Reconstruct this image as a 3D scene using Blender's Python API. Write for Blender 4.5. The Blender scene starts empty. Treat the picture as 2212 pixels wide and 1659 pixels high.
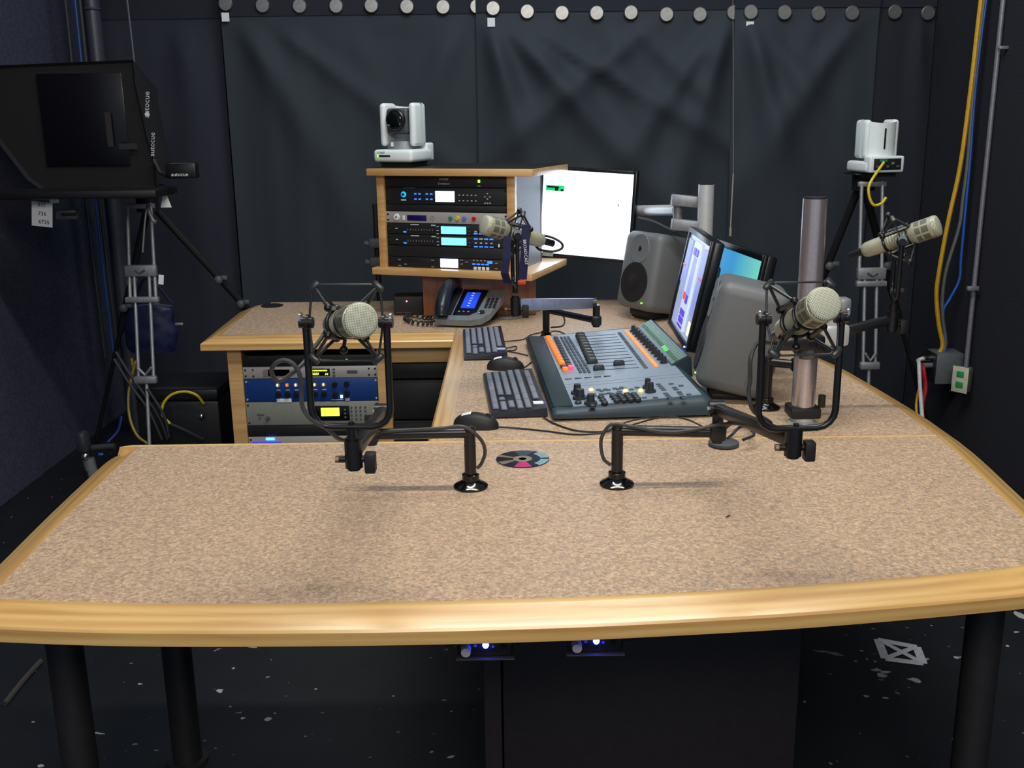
import bpy, bmesh, math, random
from mathutils import Vector, Matrix, noise
random.seed(7)
V = Vector
SC = bpy.context.scene
COL = SC.collection
PI = math.pi

# ------------------------------------------------------------------ camera
CAM_H, PITCH, ROLL, FPX = 1.497, math.radians(14.5), math.radians(0.75), 2220.0
_r0, _u0 = V((1, 0, 0)), V((0, math.sin(PITCH), math.cos(PITCH)))
FW = V((0, math.cos(PITCH), -math.sin(PITCH)))
RT = _r0*math.cos(ROLL) - _u0*math.sin(ROLL)
UP = _u0*math.cos(ROLL) + _r0*math.sin(ROLL)
EYE = V((0, 0, CAM_H))
cd = bpy.data.cameras.new('camera'); cam = bpy.data.objects.new('camera', cd); COL.objects.link(cam)
cd.sensor_width = 36; cd.lens = FPX/2212*36; cd.clip_start = 0.02; cd.clip_end = 60
cam.matrix_world = Matrix(((RT.x, UP.x, -FW.x, EYE.x), (RT.y, UP.y, -FW.y, EYE.y), (RT.z, UP.z, -FW.z, EYE.z), (0, 0, 0, 1)))
SC.camera = cam

# ------------------------------------------------------------------ light
SC.view_settings.view_transform = 'Standard'; SC.view_settings.look = 'None'
SC.view_settings.exposure = 0.0; SC.view_settings.gamma = 1.0; SC.view_settings.use_curve_mapping = False
w = bpy.data.worlds.new('studio_air'); SC.world = w; w.use_nodes = True
w.node_tree.nodes['Background'].inputs[0].default_value = (0.62, 0.78, 1.0, 1)
w.node_tree.nodes['Background'].inputs[1].default_value = 0.30
def area(name, loc, size, power, color, target, sy=None):
    l = bpy.data.lights.new(name, 'AREA'); l.energy = power; l.color = color; l.size = size
    if sy: l.shape = 'RECTANGLE'; l.size_y = sy
    o = bpy.data.objects.new(name, l); COL.objects.link(o); o.location = loc
    o.rotation_euler = (V(target)-V(loc)).to_track_quat('-Z', 'Y').to_euler()
    return o
area('overhead_strip_light', (0.30, 2.06, 3.5), 2.3, 54, (1.0, 0.93, 0.83), (0.30, 2.06, 0.75), 0.16)
area('front_studio_light', (0.2, -1.1, 2.9), 1.6, 62, (1.0, 0.92, 0.82), (0.1, 1.9, 0.7), 1.0)
area('rear_studio_light', (0.4, 3.2, 3.5), 1.0, 26, (0.85, 0.93, 1.0), (0.4, 4.6, 1.0), 1.0)

# measuring helpers: where the line of sight through a photo point meets a known plane of the room
def sight(px, py): return FW + RT*((px-1106)/FPX) - UP*((py-829.5)/FPX)
def PZ(px, py, z=0.75):
    d = sight(px, py); return EYE + d*((z-CAM_H)/d.z)
def PY(px, py, y):
    d = sight(px, py); return EYE + d*(y/d.y)
def PN(px, py, o, n):
    d = sight(px, py); return EYE + d*((V(o)-EYE).dot(V(n))/d.dot(V(n)))

# ------------------------------------------------------------------ materials
MATS = {}
def lin(c):
    return tuple((x/255/12.92 if x/255 <= 0.04045 else ((x/255+0.055)/1.055)**2.4) for x in c)
def mat(name, rgb, rough=0.5, metal=0.0, var=0.12, scale=60, bump=0.0, emit=0.0, ecol=None, spec=0.5, sheen=0):
    if name in MATS: return MATS[name]
    m = bpy.data.materials.new(name); m.use_nodes = True; nt = m.node_tree; b = nt.nodes['Principled BSDF']
    c = lin(rgb)
    tc = nt.nodes.new('ShaderNodeTexCoord'); n = nt.nodes.new('ShaderNodeTexNoise'); n.inputs['Scale'].default_value = scale
    n.inputs['Detail'].default_value = 4
    nt.links.new(tc.outputs['Object'], n.inputs['Vector'])
    r = nt.nodes.new('ShaderNodeValToRGB'); r.color_ramp.elements[0].position = .3; r.color_ramp.elements[1].position = .7
    r.color_ramp.elements[0].color = tuple(x*(1-var) for x in c)+(1,); r.color_ramp.elements[1].color = tuple(min(1, x*(1+var)) for x in c)+(1,)
    nt.links.new(n.outputs['Fac'], r.inputs[0]); nt.links.new(r.outputs[0], b.inputs['Base Color'])
    b.inputs['Roughness'].default_value = rough; b.inputs['Metallic'].default_value = metal
    b.inputs['Specular IOR Level'].default_value = spec
    if bump:
        bp = nt.nodes.new('ShaderNodeBump'); bp.inputs['Strength'].default_value = bump; bp.inputs['Distance'].default_value = .002
        nt.links.new(n.outputs['Fac'], bp.inputs['Height']); nt.links.new(bp.outputs[0], b.inputs['Normal'])
    if emit:
        b.inputs['Emission Color'].default_value = lin(ecol or rgb)+(1,); b.inputs['Emission Strength'].default_value = emit
    MATS[name] = m; return m

def wood(name, a, b_, c_, rough=0.38, uv=True, sx=3.0, sy=55.0):
    m = bpy.data.materials.new(name); m.use_nodes = True; nt = m.node_tree; b = nt.nodes['Principled BSDF']; L = nt.links.new
    tc = nt.nodes.new('ShaderNodeTexCoord'); mp = nt.nodes.new('ShaderNodeMapping')
    mp.inputs['Scale'].default_value = (sx, sy, sy)
    L(tc.outputs['UV' if uv else 'Object'], mp.inputs[0])
    n = nt.nodes.new('ShaderNodeTexNoise'); n.inputs['Scale'].default_value = 1; n.inputs['Detail'].default_value = 6; n.inputs['Distortion'].default_value = .8
    L(mp.outputs[0], n.inputs['Vector'])
    wv = nt.nodes.new('ShaderNodeTexWave'); wv.inputs['Scale'].default_value = .25; wv.inputs['Distortion'].default_value = 9; wv.inputs['Detail'].default_value = 3
    wv.inputs['Detail Scale'].default_value = .6; wv.bands_direction = 'Y'
    L(mp.outputs[0], wv.inputs['Vector'])
    r = nt.nodes.new('ShaderNodeValToRGB'); e = r.color_ramp.elements
    e[0].position = .30; e[0].color = lin(a)+(1,); e[1].position = .72; e[1].color = lin(c_)+(1,)
    k = r.color_ramp.elements.new(.5); k.color = lin(b_)+(1,)
    mx = nt.nodes.new('ShaderNodeMix'); mx.data_type = 'FLOAT'; mx.inputs[0].default_value = .22
    L(n.outputs['Fac'], mx.inputs[2]); L(wv.outputs['Fac'], mx.inputs[3]); L(mx.outputs[0], r.inputs[0])
    L(r.outputs[0], b.inputs['Base Color']); b.inputs['Roughness'].default_value = rough
    b.inputs['Coat Weight'].default_value = .9; b.inputs['Coat Roughness'].default_value = .24
    MATS[name] = m; return m
OAK = wood('honey_oak', (202, 152, 88), (218, 174, 104), (230, 190, 120), rough=.34)
OAKF = wood('oak_frame', (196, 150, 92), (212, 168, 110), (224, 182, 124), rough=.42, uv=False, sx=4, sy=60)
CHERRY = wood('red_brown_wood', (104, 56, 30), (130, 74, 40), (150, 92, 54), rough=.35, uv=False, sx=30, sy=3)

def laminate():
    m = bpy.data.materials.new('speckled_laminate'); m.use_nodes = True; nt = m.node_tree; b = nt.nodes['Principled BSDF']; L = nt.links.new
    tc = nt.nodes.new('ShaderNodeTexCoord'); n = nt.nodes.new('ShaderNodeTexNoise'); n.inputs['Scale'].default_value = 150
    n.inputs['Detail'].default_value = 3; n.inputs['Roughness'].default_value = .65; L(tc.outputs['Object'], n.inputs['Vector'])
    r = nt.nodes.new('ShaderNodeValToRGB'); e = r.color_ramp.elements
    e[0].position = .34; e[0].color = lin((156, 132, 112))+(1,); e[1].position = .66; e[1].color = lin((222, 192, 158))+(1,)
    k = e.new(.44); k.color = lin((182, 155, 130))+(1,)
    k = e.new(.55); k.color = lin((202, 172, 142))+(1,)
    L(n.outputs['Fac'], r.inputs[0])
    n2 = nt.nodes.new('ShaderNodeTexNoise'); n2.inputs['Scale'].default_value = 230; n2.inputs['Detail'].default_value = 2; L(tc.outputs['Object'], n2.inputs['Vector'])
    r2 = nt.nodes.new('ShaderNodeValToRGB'); r2.color_ramp.elements[0].position = .58; r2.color_ramp.elements[1].position = .66
    r2.color_ramp.elements[0].color = (0, 0, 0, 1); r2.color_ramp.elements[1].color = (1, 1, 1, 1); L(n2.outputs['Fac'], r2.inputs[0])
    mx = nt.nodes.new('ShaderNodeMix'); mx.data_type = 'RGBA'; L(r2.outputs[0], mx.inputs[0]); L(r.outputs[0], mx.inputs[6])
    mx.inputs[7].default_value = lin((158, 146, 126))+(1,)
    L(mx.outputs[2], b.inputs['Base Color']); b.inputs['Roughness'].default_value = .42
    return m
LAM = laminate()

def cloth_mat(name, c, sc=900, rough=.9, var=.25):
    m = mat(name, c, rough, 0, var, sc, .25); return m
CURT = cloth_mat('lit_black_drape', (46, 54, 62), 500, .8, .12)  # paler teal than the hem: reflected light painted into the same black cloth
CURTD = cloth_mat('black_hem_cloth', (30, 34, 44), 500, .85, .12)
CURTL = cloth_mat('charcoal_drape', (42, 45, 58), 500, .85, .12)
WALLB = mat('black_rough_wall', (32, 33, 42), .95, 0, .5, 120, .6)
WALLL = mat('charcoal_rough_wall', (58, 60, 80), .95, 0, .35, 90, .5)

def floor_mat():
    m = bpy.data.materials.new('scuffed_black_floor'); m.use_nodes = True; nt = m.node_tree; b = nt.nodes['Principled BSDF']; L = nt.links.new
    tc = nt.nodes.new('ShaderNodeTexCoord')
    vo = nt.nodes.new('ShaderNodeTexNoise'); vo.inputs['Scale'].default_value = 38; vo.inputs['Detail'].default_value = 3; L(tc.outputs['Object'], vo.inputs['Vector'])
    r = nt.nodes.new('ShaderNodeValToRGB'); e = r.color_ramp.elements
    e[0].position = .715; e[0].color = (0, 0, 0, 1); e[1].position = .74; e[1].color = (1, 1, 1, 1); L(vo.outputs['Fac'], r.inputs[0])
    n = nt.nodes.new('ShaderNodeTexNoise'); n.inputs['Scale'].default_value = 9; n.inputs['Detail'].default_value = 5; L(tc.outputs['Object'], n.inputs['Vector'])
    r3 = nt.nodes.new('ShaderNodeValToRGB'); r3.color_ramp.elements[0].color = lin((13, 16, 21))+(1,); r3.color_ramp.elements[1].color = lin((27, 32, 38))+(1,); L(n.outputs['Fac'], r3.inputs[0])
    mx = nt.nodes.new('ShaderNodeMix'); mx.data_type = 'RGBA'; L(r.outputs[0], mx.inputs[0]); L(r3.outputs[0], mx.inputs[6]); mx.inputs[7].default_value = lin((120, 126, 130))+(1,)
    L(mx.outputs[2], b.inputs['Base Color']); b.inputs['Roughness'].default_value = .5
    return m
FLOORM = floor_mat()

def grille_mat():
    m = bpy.data.materials.new('woven_wire_grille'); m.use_nodes = True; nt = m.node_tree; b = nt.nodes['Principled BSDF']; L = nt.links.new
    tc = nt.nodes.new('ShaderNodeTexCoord'); mp = nt.nodes.new('ShaderNodeMapping'); mp.inputs['Rotation'].default_value = (0, 0, .6); L(tc.outputs['UV'], mp.inputs[0])
    fs = []
    for d in ('X', 'Y'):
        wv = nt.nodes.new('ShaderNodeTexWave'); wv.bands_direction = d; wv.inputs['Scale'].default_value = 13; L(mp.outputs[0], wv.inputs['Vector']); fs.append(wv)
    mu = nt.nodes.new('ShaderNodeMath'); mu.operation = 'MINIMUM'; L(fs[0].outputs['Fac'], mu.inputs[0]); L(fs[1].outputs['Fac'], mu.inputs[1])
    r = nt.nodes.new('ShaderNodeValToRGB'); e = r.color_ramp.elements
    e[0].position = .15; e[0].color = lin((206, 208, 186))+(1,); e[1].position = .7; e[1].color = lin((92, 96, 80))+(1,); L(mu.outputs[0], r.inputs[0])
    L(r.outputs[0], b.inputs['Base Color']); b.inputs['Roughness'].default_value = .6
    return m
GRILLE = grille_mat()
BLK = mat('black_powder_coat', (22, 22, 24), .32)
BLKM = mat('matt_black_plastic', (24, 25, 28), .55)
GBLK = mat('gloss_black_enamel', (10, 10, 12), .12)
RUB = mat('black_rubber_cable', (34, 34, 36), .55)
GREYR = mat('grey_black_cable', (62, 62, 62), .5)
BEIGE = mat('microphone_fawn_metal', (182, 182, 158), .4, .35, .05)
BEIGED = mat('microphone_dark_slot_mesh', (104, 104, 92), .6, .2)  # plain darker mesh colour for the vent slots
STEEL = mat('brushed_aluminium', (206, 196, 198), .27, .8, .06, 200)
STEELW = mat('satin_silver_paint', (208, 212, 212), .35, .3, .04)
CHROME = mat('chrome', (225, 225, 228), .15, 1.0, .02)
WHITE = mat('white_plastic', (226, 236, 236), .4, 0, .03)
PAPER = mat('white_paper', (235, 238, 240), .8, 0, .03)
TRIG = mat('tripod_grey_alloy', (150, 152, 156), .45, .5)
TRIGD = mat('tripod_dark_grey', (78, 82, 86), .55)
GREYP = mat('grey_speaker_enamel', (104, 108, 110), .5, 0, .06, 400)
YEL = mat('yellow_cable', (214, 190, 30), .5)
YELD = mat('golden_yellow_cable', (214, 164, 30), .5)
BLUC = mat('blue_cable', (30, 90, 190), .5)
REDC = mat('red_cable', (190, 30, 34), .5)
NAVY = mat('navy_webbing', (18, 18, 66), .8)
INK = mat('grey_ink', (186, 188, 192), .6)
INKB = mat('dark_ink', (54, 56, 66), .6)
INKW = mat('white_ink', (225, 228, 232), .6)
def glow(name, rgb, s): return mat(name, rgb, .4, 0, .03, 60, 0, s, rgb)

# ------------------------------------------------------------------ mesh builder
WM = {}
class MB:
    def __init__(s): s.bm = bmesh.new(); s.uv = None
    def _add(s, verts, faces, M=None, uvs=None, mi=0, smooth=True):
        vs = [s.bm.verts.new((M @ V(v)) if M else V(v)) for v in verts]
        if uvs and s.uv is None: s.uv = s.bm.loops.layers.uv.new('UVMap')
        for k, f in enumerate(faces):
            try: fc = s.bm.faces.new([vs[i] for i in f])
            except ValueError: continue
            fc.material_index = mi; fc.smooth = smooth
            if uvs:
                for l, i in zip(fc.loops, f): l[s.uv].uv = uvs[i]
        return s
    def box(s, c, d, r=0.0, seg=2, M=None, mi=0, taper=None):
        b = bmesh.new(); bmesh.ops.create_cube(b, size=1)
        for v in b.verts:
            v.co = V((v.co.x*d[0], v.co.y*d[1], v.co.z*d[2]))
            if taper and v.co.z > 0: v.co.x *= taper[0]; v.co.y *= taper[1]
        if r > 0: bmesh.ops.bevel(b, geom=b.edges[:], offset=min(r, min(d)*.49), segments=seg, affect='EDGES', profile=.5)
        b.verts.ensure_lookup_table(); b.verts.index_update()
        vs = [v.co + V(c) for v in b.verts]; fs = [[v.index for v in f.verts] for f in b.faces]; b.free()
        return s._add(vs, fs, M, mi=mi)
    def cyl(s, p0, p1, r0, r1=None, n=16, M=None, mi=0):
        r1 = r0 if r1 is None else r1; p0, p1 = V(p0), V(p1); d = (p1-p0)
        q = d.to_track_quat('Z', 'Y').to_matrix(); vs = []; 
        for p, r in ((p0, r0), (p1, r1)):
            for i in range(n):
                a = 2*PI*i/n; vs.append(p + q @ V((r*math.cos(a), r*math.sin(a), 0)))
        fs = [[i, (i+1) % n, n+(i+1) % n, n+i] for i in range(n)] + [list(range(n-1, -1, -1)), list(range(n, 2*n))]
        return s._add(vs, fs, M, mi=mi)
    def tube(s, pts, r, n=8, sub=6, M=None, mi=0, curve=True, flat=None):
        pts = [V(p) for p in pts]
        if curve and len(pts) > 2:
            P = [pts[0]*2-pts[1]] + pts + [pts[-1]*2-pts[-2]]; o = []
            for i in range(1, len(P)-2):
                for k in range(sub):
                    t = k/sub; a, b, c, d = P[i-1:i+3]
                    o.append(((b*2) + (c-a)*t + (a*2-b*5+c*4-d)*t*t + (b*3-a-c*3+d)*t**3)*.5)
            o.append(pts[-1]); pts = o
        vs = []; up = None; N = len(pts)
        for i, p in enumerate(pts):
            t = (pts[min(i+1, N-1)] - pts[max(i-1, 0)])
            t = t.normalized() if t.length > 1e-9 else V((0, 0, 1))
            if up is None: up = t.orthogonal().normalized() if flat is None else (V(flat) - t*t.dot(V(flat))).normalized()
            up = (up - t*t.dot(up)).normalized(); sd = t.cross(up)
            for k in range(n):
                a = 2*PI*k/n; fx = 1 if flat is None else .28
                vs.append(p + up*(r*math.cos(a)) + sd*(r*fx*math.sin(a)))
        fs = [[i*n+k, i*n+(k+1) % n, (i+1)*n+(k+1) % n, (i+1)*n+k] for i in range(N-1) for k in range(n)]
        fs += [list(range(n-1, -1, -1)), [(N-1)*n+k for k in range(n)]]
        return s._add(vs, fs, M, mi=mi)
    def lathe(s, prof, n=24, M=None, mi=0, uv=False):
        vs = []; uvs = []
        for r, z in prof:
            for i in range(n):
                a = 2*PI*i/n; vs.append(V((r*math.cos(a), r*math.sin(a), z))); uvs.append((r*math.cos(a)*10, r*math.sin(a)*10))
        fs = [[j*n+i, j*n+(i+1) % n, (j+1)*n+(i+1) % n, (j+1)*n+i] for j in range(len(prof)-1) for i in range(n)]
        fs += [list(range(n-1, -1, -1)), [(len(prof)-1)*n+i for i in range(n)]]
        return s._add(vs, fs, M, uvs if uv else None, mi=mi)
    def prism(s, poly, z0, z1, M=None, mi=0):
        n = len(poly); vs = [V((x, y, z0)) for x, y in poly]+[V((x, y, z1)) for x, y in poly]
        fs = [[i, (i+1) % n, n+(i+1) % n, n+i] for i in range(n)]+[list(range(n-1, -1, -1)), list(range(n, 2*n))]
        return s._add(vs, fs, M, mi=mi)
    def sph(s, c, r, sc=(1, 1, 1), n=14, M=None, mi=0):
        vs = []; R = n//2
        for j in range(1, R):
            t = PI*j/R
            for i in range(n):
                a = 2*PI*i/n; vs.append(V(c)+V((r*sc[0]*math.sin(t)*math.cos(a), r*sc[1]*math.sin(t)*math.sin(a), r*sc[2]*math.cos(t))))
        vs += [V(c)+V((0, 0, r*sc[2])), V(c)-V((0, 0, r*sc[2]))]; T = len(vs)-2
        fs = [[j*n+i, (j+1)*n+i, (j+1)*n+(i+1) % n, j*n+(i+1) % n] for j in range(R-2) for i in range(n)]
        fs += [[T, i, (i+1) % n] for i in range(n)] + [[T+1, (R-2)*n+(i+1) % n, (R-2)*n+i] for i in range(n)]
        return s._add(vs, fs, M, mi=mi)
    def torus(s, c, R, r, axis=(0, 0, 1), n=24, k=8, M=None, mi=0):
        q = V(axis).to_track_quat('Z', 'Y').to_matrix(); vs = []
        for i in range(n):
            a = 2*PI*i/n
            for j in range(k):
                b = 2*PI*j/k; vs.append(V(c)+q @ V(((R+r*math.cos(b))*math.cos(a), (R+r*math.cos(b))*math.sin(a), r*math.sin(b))))
        return s._add(vs, [[i*k+j, ((i+1) % n)*k+j, ((i+1) % n)*k+(j+1) % k, i*k+(j+1) % k] for i in range(n) for j in range(k)], M, mi=mi)
    def text(s, st, size, M, depth=.0004, mi=0, shear=0.0, align='CENTER'):
        c = bpy.data.curves.new('t', 'FONT'); c.body = st; c.size = size; c.extrude = depth; c.align_x = align; c.align_y = 'CENTER'; c.shear = shear; c.resolution_u = 2
        o = bpy.data.objects.new('t', c); me = bpy.data.meshes.new_from_object(o)
        s._add([v.co.copy() for v in me.vertices], [list(p.vertices) for p in me.polygons], M, mi=mi, smooth=False)
        bpy.data.objects.remove(o); bpy.data.meshes.remove(me); bpy.data.curves.remove(c); return s
    def grid(s, fn, nu, nv, M=None, mi=0, uv=True):
        vs = [fn(i/nu, j/nv) for j in range(nv+1) for i in range(nu+1)]
        uvs = [(i/nu, j/nv) for j in range(nv+1) for i in range(nu+1)] if uv else None
        return s._add(vs, [[j*(nu+1)+i, j*(nu+1)+i+1, (j+1)*(nu+1)+i+1, (j+1)*(nu+1)+i] for j in range(nv) for i in range(nu)], M, uvs, mi=mi)
    def build(s, name, m, parent=None, world=False, sharp=35, props=None):
        ms = m if isinstance(m, (list, tuple)) else [m]
        bmesh.ops.recalc_face_normals(s.bm, faces=s.bm.faces[:])
        if parent is not None and world: s.bm.transform(WM[parent.name].inverted())
        loc = V((0, 0, 0))
        if parent is None:
            xs = [v.co.x for v in s.bm.verts]; ys = [v.co.y for v in s.bm.verts]; zs = [v.co.z for v in s.bm.verts]
            loc = V(((min(xs)+max(xs))/2, (min(ys)+max(ys))/2, min(zs))); s.bm.transform(Matrix.Translation(-loc))
        me = bpy.data.meshes.new(name); s.bm.to_mesh(me); s.bm.free()
        for x in ms: me.materials.append(x)
        try: me.set_sharp_from_angle(angle=math.radians(sharp))
        except Exception: pass
        o = bpy.data.objects.new(name, me); COL.objects.link(o); o.location = loc
        if parent is not None: o.parent = parent; WM[o.name] = WM[parent.name]
        else: WM[o.name] = Matrix.Translation(loc)
        if props:
            for k, v in props.items(): o[k] = v
        return o
def tag(o, label, cat, group=None, kind=None):
    o['label'] = label; o['category'] = cat
    if group: o['group'] = group
    if kind: o['kind'] = kind
    return o
def thing(name, label, cat, loc=(0, 0, 0), rz=0.0, group=None, M=None):
    o = bpy.data.objects.new(name, None); COL.objects.link(o); o.empty_display_size = .05
    M = M if M is not None else Matrix.Translation(V(loc)) @ Matrix.Rotation(rz, 4, 'Z')
    o.matrix_world = M; WM[o.name] = M
    return tag(o, label, cat, group)
def part(name, mb, m, par, world=False, label=None, **k):
    o = mb.build(name, m, par, world, **k)
    if label: o['label'] = label
    return o
def solo(name, mb, m, label, cat, group=None, kind=None): return tag(mb.build(name, m), label, cat, group, kind)
def struct(name, mb, m):
    o = mb.build(name, m); o['kind'] = 'structure'; return o
def copy_tree(o, M=None, parent=None):
    c = o.copy(); COL.objects.link(c)
    if parent is not None: c.parent = parent
    else: c.matrix_world = M
    WM[c.name] = WM[parent.name] if parent is not None else M
    for ch in list(o.children): copy_tree(ch, None, c)
    return c
def dup_part(src, par, M):                       # the same part again under the same thing
    c = src.copy(); COL.objects.link(c); c.parent = par; c.matrix_local = M; WM[c.name] = WM[par.name]; return c
def T(x, y, z): return Matrix.Translation(V((x, y, z)))
def RX(a): return Matrix.Rotation(a, 4, 'X')
def RY(a): return Matrix.Rotation(a, 4, 'Y')
def RZ(a): return Matrix.Rotation(a, 4, 'Z')
def frame(o, ax, ay, az): return Matrix(((ax[0], ay[0], az[0], o[0]), (ax[1], ay[1], az[1], o[1]), (ax[2], ay[2], az[2], o[2]), (0, 0, 0, 1)))

# ------------------------------------------------------------------ setting
struct('floor', MB().box((0, 3, -.02), (6, 7, .04)), FLOORM)
fm = MB()
def fleck(px, py, w_, h_, a):
    c = PZ(px, py, 0.0); n = 9
    pts = []
    for i in range(n):
        t = 2*PI*i/n; k = random.uniform(.45, 1); x, y = w_*k*math.cos(t), h_*k*math.sin(t)
        pts.append((c.x+x*math.cos(a)-y*math.sin(a), c.y+x*math.sin(a)+y*math.cos(a)))
    fm.prism(pts, .0003, .0011)
for q in [(1800, 1412, .05, .012, -.5), (1768, 1407, .02, .007, -.3), (1893, 1448, .018, .012, 0), (1905, 1460, .018, .02, 0), (1912, 1452, .02, .009, 0), (1976, 1470, .022, .014, -.6), (1872, 1504, .01, .008, 0), (1913, 1508, .01, .006, 0), (1848, 1429, .006, .006, 0), (1738, 1516, .006, .005, 0),
          (2065, 1421, .01, .008, 0), (2074, 1420, .006, .006, 0), (2205, 1330, .02, .03, .3), (2195, 1366, .012, .006, 0), (2176, 1396, .01, .01, 0), (1860, 1406, .008, .006, 0), (2002, 1424, .01, .01, 0), (1890, 1429, .006, .005, 0), (1873, 1424, .004, .01, 0), (2012, 1352, .004, .004, 0),
          (545, 1397, .025, .008, -.2), (580, 1553, .014, .012, 0), (525, 1552, .007, .007, 0), (475, 1493, .012, .012, .8), (505, 1444, .007, .006, 0), (303, 1478, .009, .005, 0), (682, 1489, .006, .005, 0), (850, 1504, .004, .004, 0), (594, 1541, .004, .004, 0), (586, 1426, .004, .003, 0), (88, 1655, .01, .008, 0), (975, 1635, .012, .005, .4), (932, 1625, .006, .005, 0), (975, 1537, .004, .004, 0), (960, 1513, .008, .003, 0), (757, 1392, .008, .003, 0), (215, 1585, .02, .005, -.2), (72, 1560, .005, .005, 0)]:
    fleck(*q)
o = fm.build('paint_marks', mat('worn_white_paint_marks', (168, 172, 172), .7), bpy.data.objects['floor'], True)
struct('wall_back', MB().box((0, 5.55, 1.5), (4.6, .1, 3.0)), WALLB)
struct('wall_left', MB().box((-2.13, 3, 1.5), (.1, 5, 3.0)), WALLL)
struct('wall_right', MB().box((2.11, 3, 1.5), (.1, 5, 3.0)), WALLB)

# curtains: black cloth panels with a hem, metal grommets and a white tag, hung in front of the back wall
ring_src = [None]; FOLD = 1.7
def curtain(x0, x1, y, cu, label, rings, tagpx=None, hemz=1.955, seed=0, dark=False, swags=()):
    t = thing('stage_curtain', label, 'curtain', ((x0+x1)/2, y, .03), group=None)
    W = x1-x0
    def fn(u, v, off=0.0):
        x = x0+u*W; z = .03+v*2.2; d = 0
        d += .020*noise.noise(V((x*3.0+seed, seed, z*.35))) + .010*noise.noise(V((x*8+seed, seed+3, z*.6)))
        for (sx, ang, amp, wd) in swags:                                     # soft folds that run down from the pinned corners
            dz = hemz+.05-z
            if dz > 0:
                cx = sx+math.tan(ang)*dz
                d -= FOLD*amp*math.exp(-((x-cx)/(wd+dz*.10))**2)*min(1, dz*5)*math.exp(-dz*.9)
        k = min(1, max(0, (2.1-z)*3)) if z > 1.9 else 1
        return V((x, y+d*k-off, z))
    part('drape', MB().grid(lambda u, v: fn(u, v*.905), 110, 60, uv=False), (CURTL if x0 < -2 else CURTD) if dark else CURT, t, True, sharp=180)
    hb = MB().grid(lambda u, v: fn(u, .889+.111*v, .006), 60, 6, uv=False)
    part('hem', hb, CURTD, t, True, sharp=180)
    for (px, py) in rings:
        p = PY(px, py, y-.016)
        if ring_src[0] is None:
            m = MB().lathe([(.019, .006), (.030, .006), (.034, .003), (.035, 0), (.035, -.003), (.018, -.003)], 28, RX(PI/2))
            m.lathe([(.001, -.002), (.019, -.002), (.019, .0022), (.001, .0022)], 20, RX(PI/2), mi=1)
            g = m.build('grommet', [mat('dull_nickel', (150, 150, 148), .35, .85), mat('grommet_hole_grey', (70, 73, 78), .8)], t)
            g.location = WM[t.name].inverted() @ p; ring_src[0] = g
        else: dup_part(ring_src[0], t, Matrix.Translation(WM[t.name].inverted() @ p))
    if tagpx:
        p = PY(tagpx[0], tagpx[1], y-.022)
        part('tag', MB().box(p, (.036, .002, .04), M=None), PAPER, t, True, label='small white cloth tag under the hem')
sd = math.radians
curtain(-1.375, -.125, 5.22, 0, 'black curtain with white tag, widest panel behind the equipment rack', [(487, 8), (567, 12), (647, 13), (726, 13), (802, 12), (879, 14), (957, 15), (1030, 14)], (487, 37), hemz=1.96, seed=1,
        swags=[(-1.3, .5, .03, .05), (-1.2, .9, .02, .04), (-.2, -.45, .02, .05), (-.75, .25, .012, .05)])
curtain(-.15, 1.10, 5.19, 0, 'black curtain panel behind the white monitor, fanned folds at both top corners', [(1065, 18), (1139, 25), (1214, 28), (1289, 28), (1363, 27), (1440, 31), (1512, 31), (1585, 27)], (1061, 48), hemz=1.93, seed=5,
        swags=[(-.1, .28, .05, .035), (-.05, .75, .05, .05), (.0, 1.05, .03, .05), (1.07, -.3, .05, .035), (1.05, -.62, .045, .05), (.75, -.9, .03, .06), (.45, .35, .02, .05), (.55, .8, .02, .04)])
curtain(1.08, 1.77, 5.16, 0, 'black curtain panel behind the aluminium pole, white tag at its top left', [(1622, 26), (1695, 27), (1768, 29), (1841, 28)], (1620, 56), hemz=1.925, seed=9,
        swags=[(1.13, .28, .05, .035), (1.16, .62, .03, .05), (1.68, -.6, .03, .05), (1.45, -.2, .015, .05)])
curtain(1.75, 2.052, 5.20, 0, 'narrow dark curtain at the right end, beside the right wall', [(1933, 26), (2005, 28)], None, seed=13, dark=True, swags=[(1.97, .05, .02, .02)])
curtain(-2.04, -1.40, 5.30, 0, 'darkest curtain at the left, behind the tripod and prompter hood', [], None, seed=17, dark=True, swags=[(-1.6, .1, .02, .05)])

# ------------------------------------------------------------------ desks
PROF = [(.060, 0), (.050, 0), (.045, -.0015), (.008, -.0155), (.003, -.0180), (0, -.022), (0, -.044), (.003, -.046), (.060, -.046)]
def offs(path, d):
    out = []; n = len(path)
    for i, p in enumerate(path):
        p = V((p[0], p[1])); a = V(path[max(i-1, 0)][:2]); b = V(path[min(i+1, n-1)][:2])
        t1 = (p-a).normalized() if i > 0 else None; t2 = (b-p).normalized() if i < n-1 else None
        if t1 is None: t1 = t2
        if t2 is None: t2 = t1
        n1 = V((-t1.y, t1.x)); n2 = V((-t2.y, t2.x)); m = (n1+n2).normalized(); k = 1/max(.35, m.dot(n1))
        out.append(p+m*d*k)
    return out
def smooth_path(pts, sub=6):
    P = [V(p) for p in pts]; P = [P[0]*2-P[1]]+P+[P[-1]*2-P[-2]]; o = []
    for i in range(1, len(P)-2):
        for k in range(sub):
            t = k/sub; a, b, c, d = P[i-1:i+3]
            o.append(((b*2)+(c-a)*t+(a*2-b*5+c*4-d)*t*t+(b*3-a-c*3+d)*t**3)*.5)
    return o+[V(pts[-1])]
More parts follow.
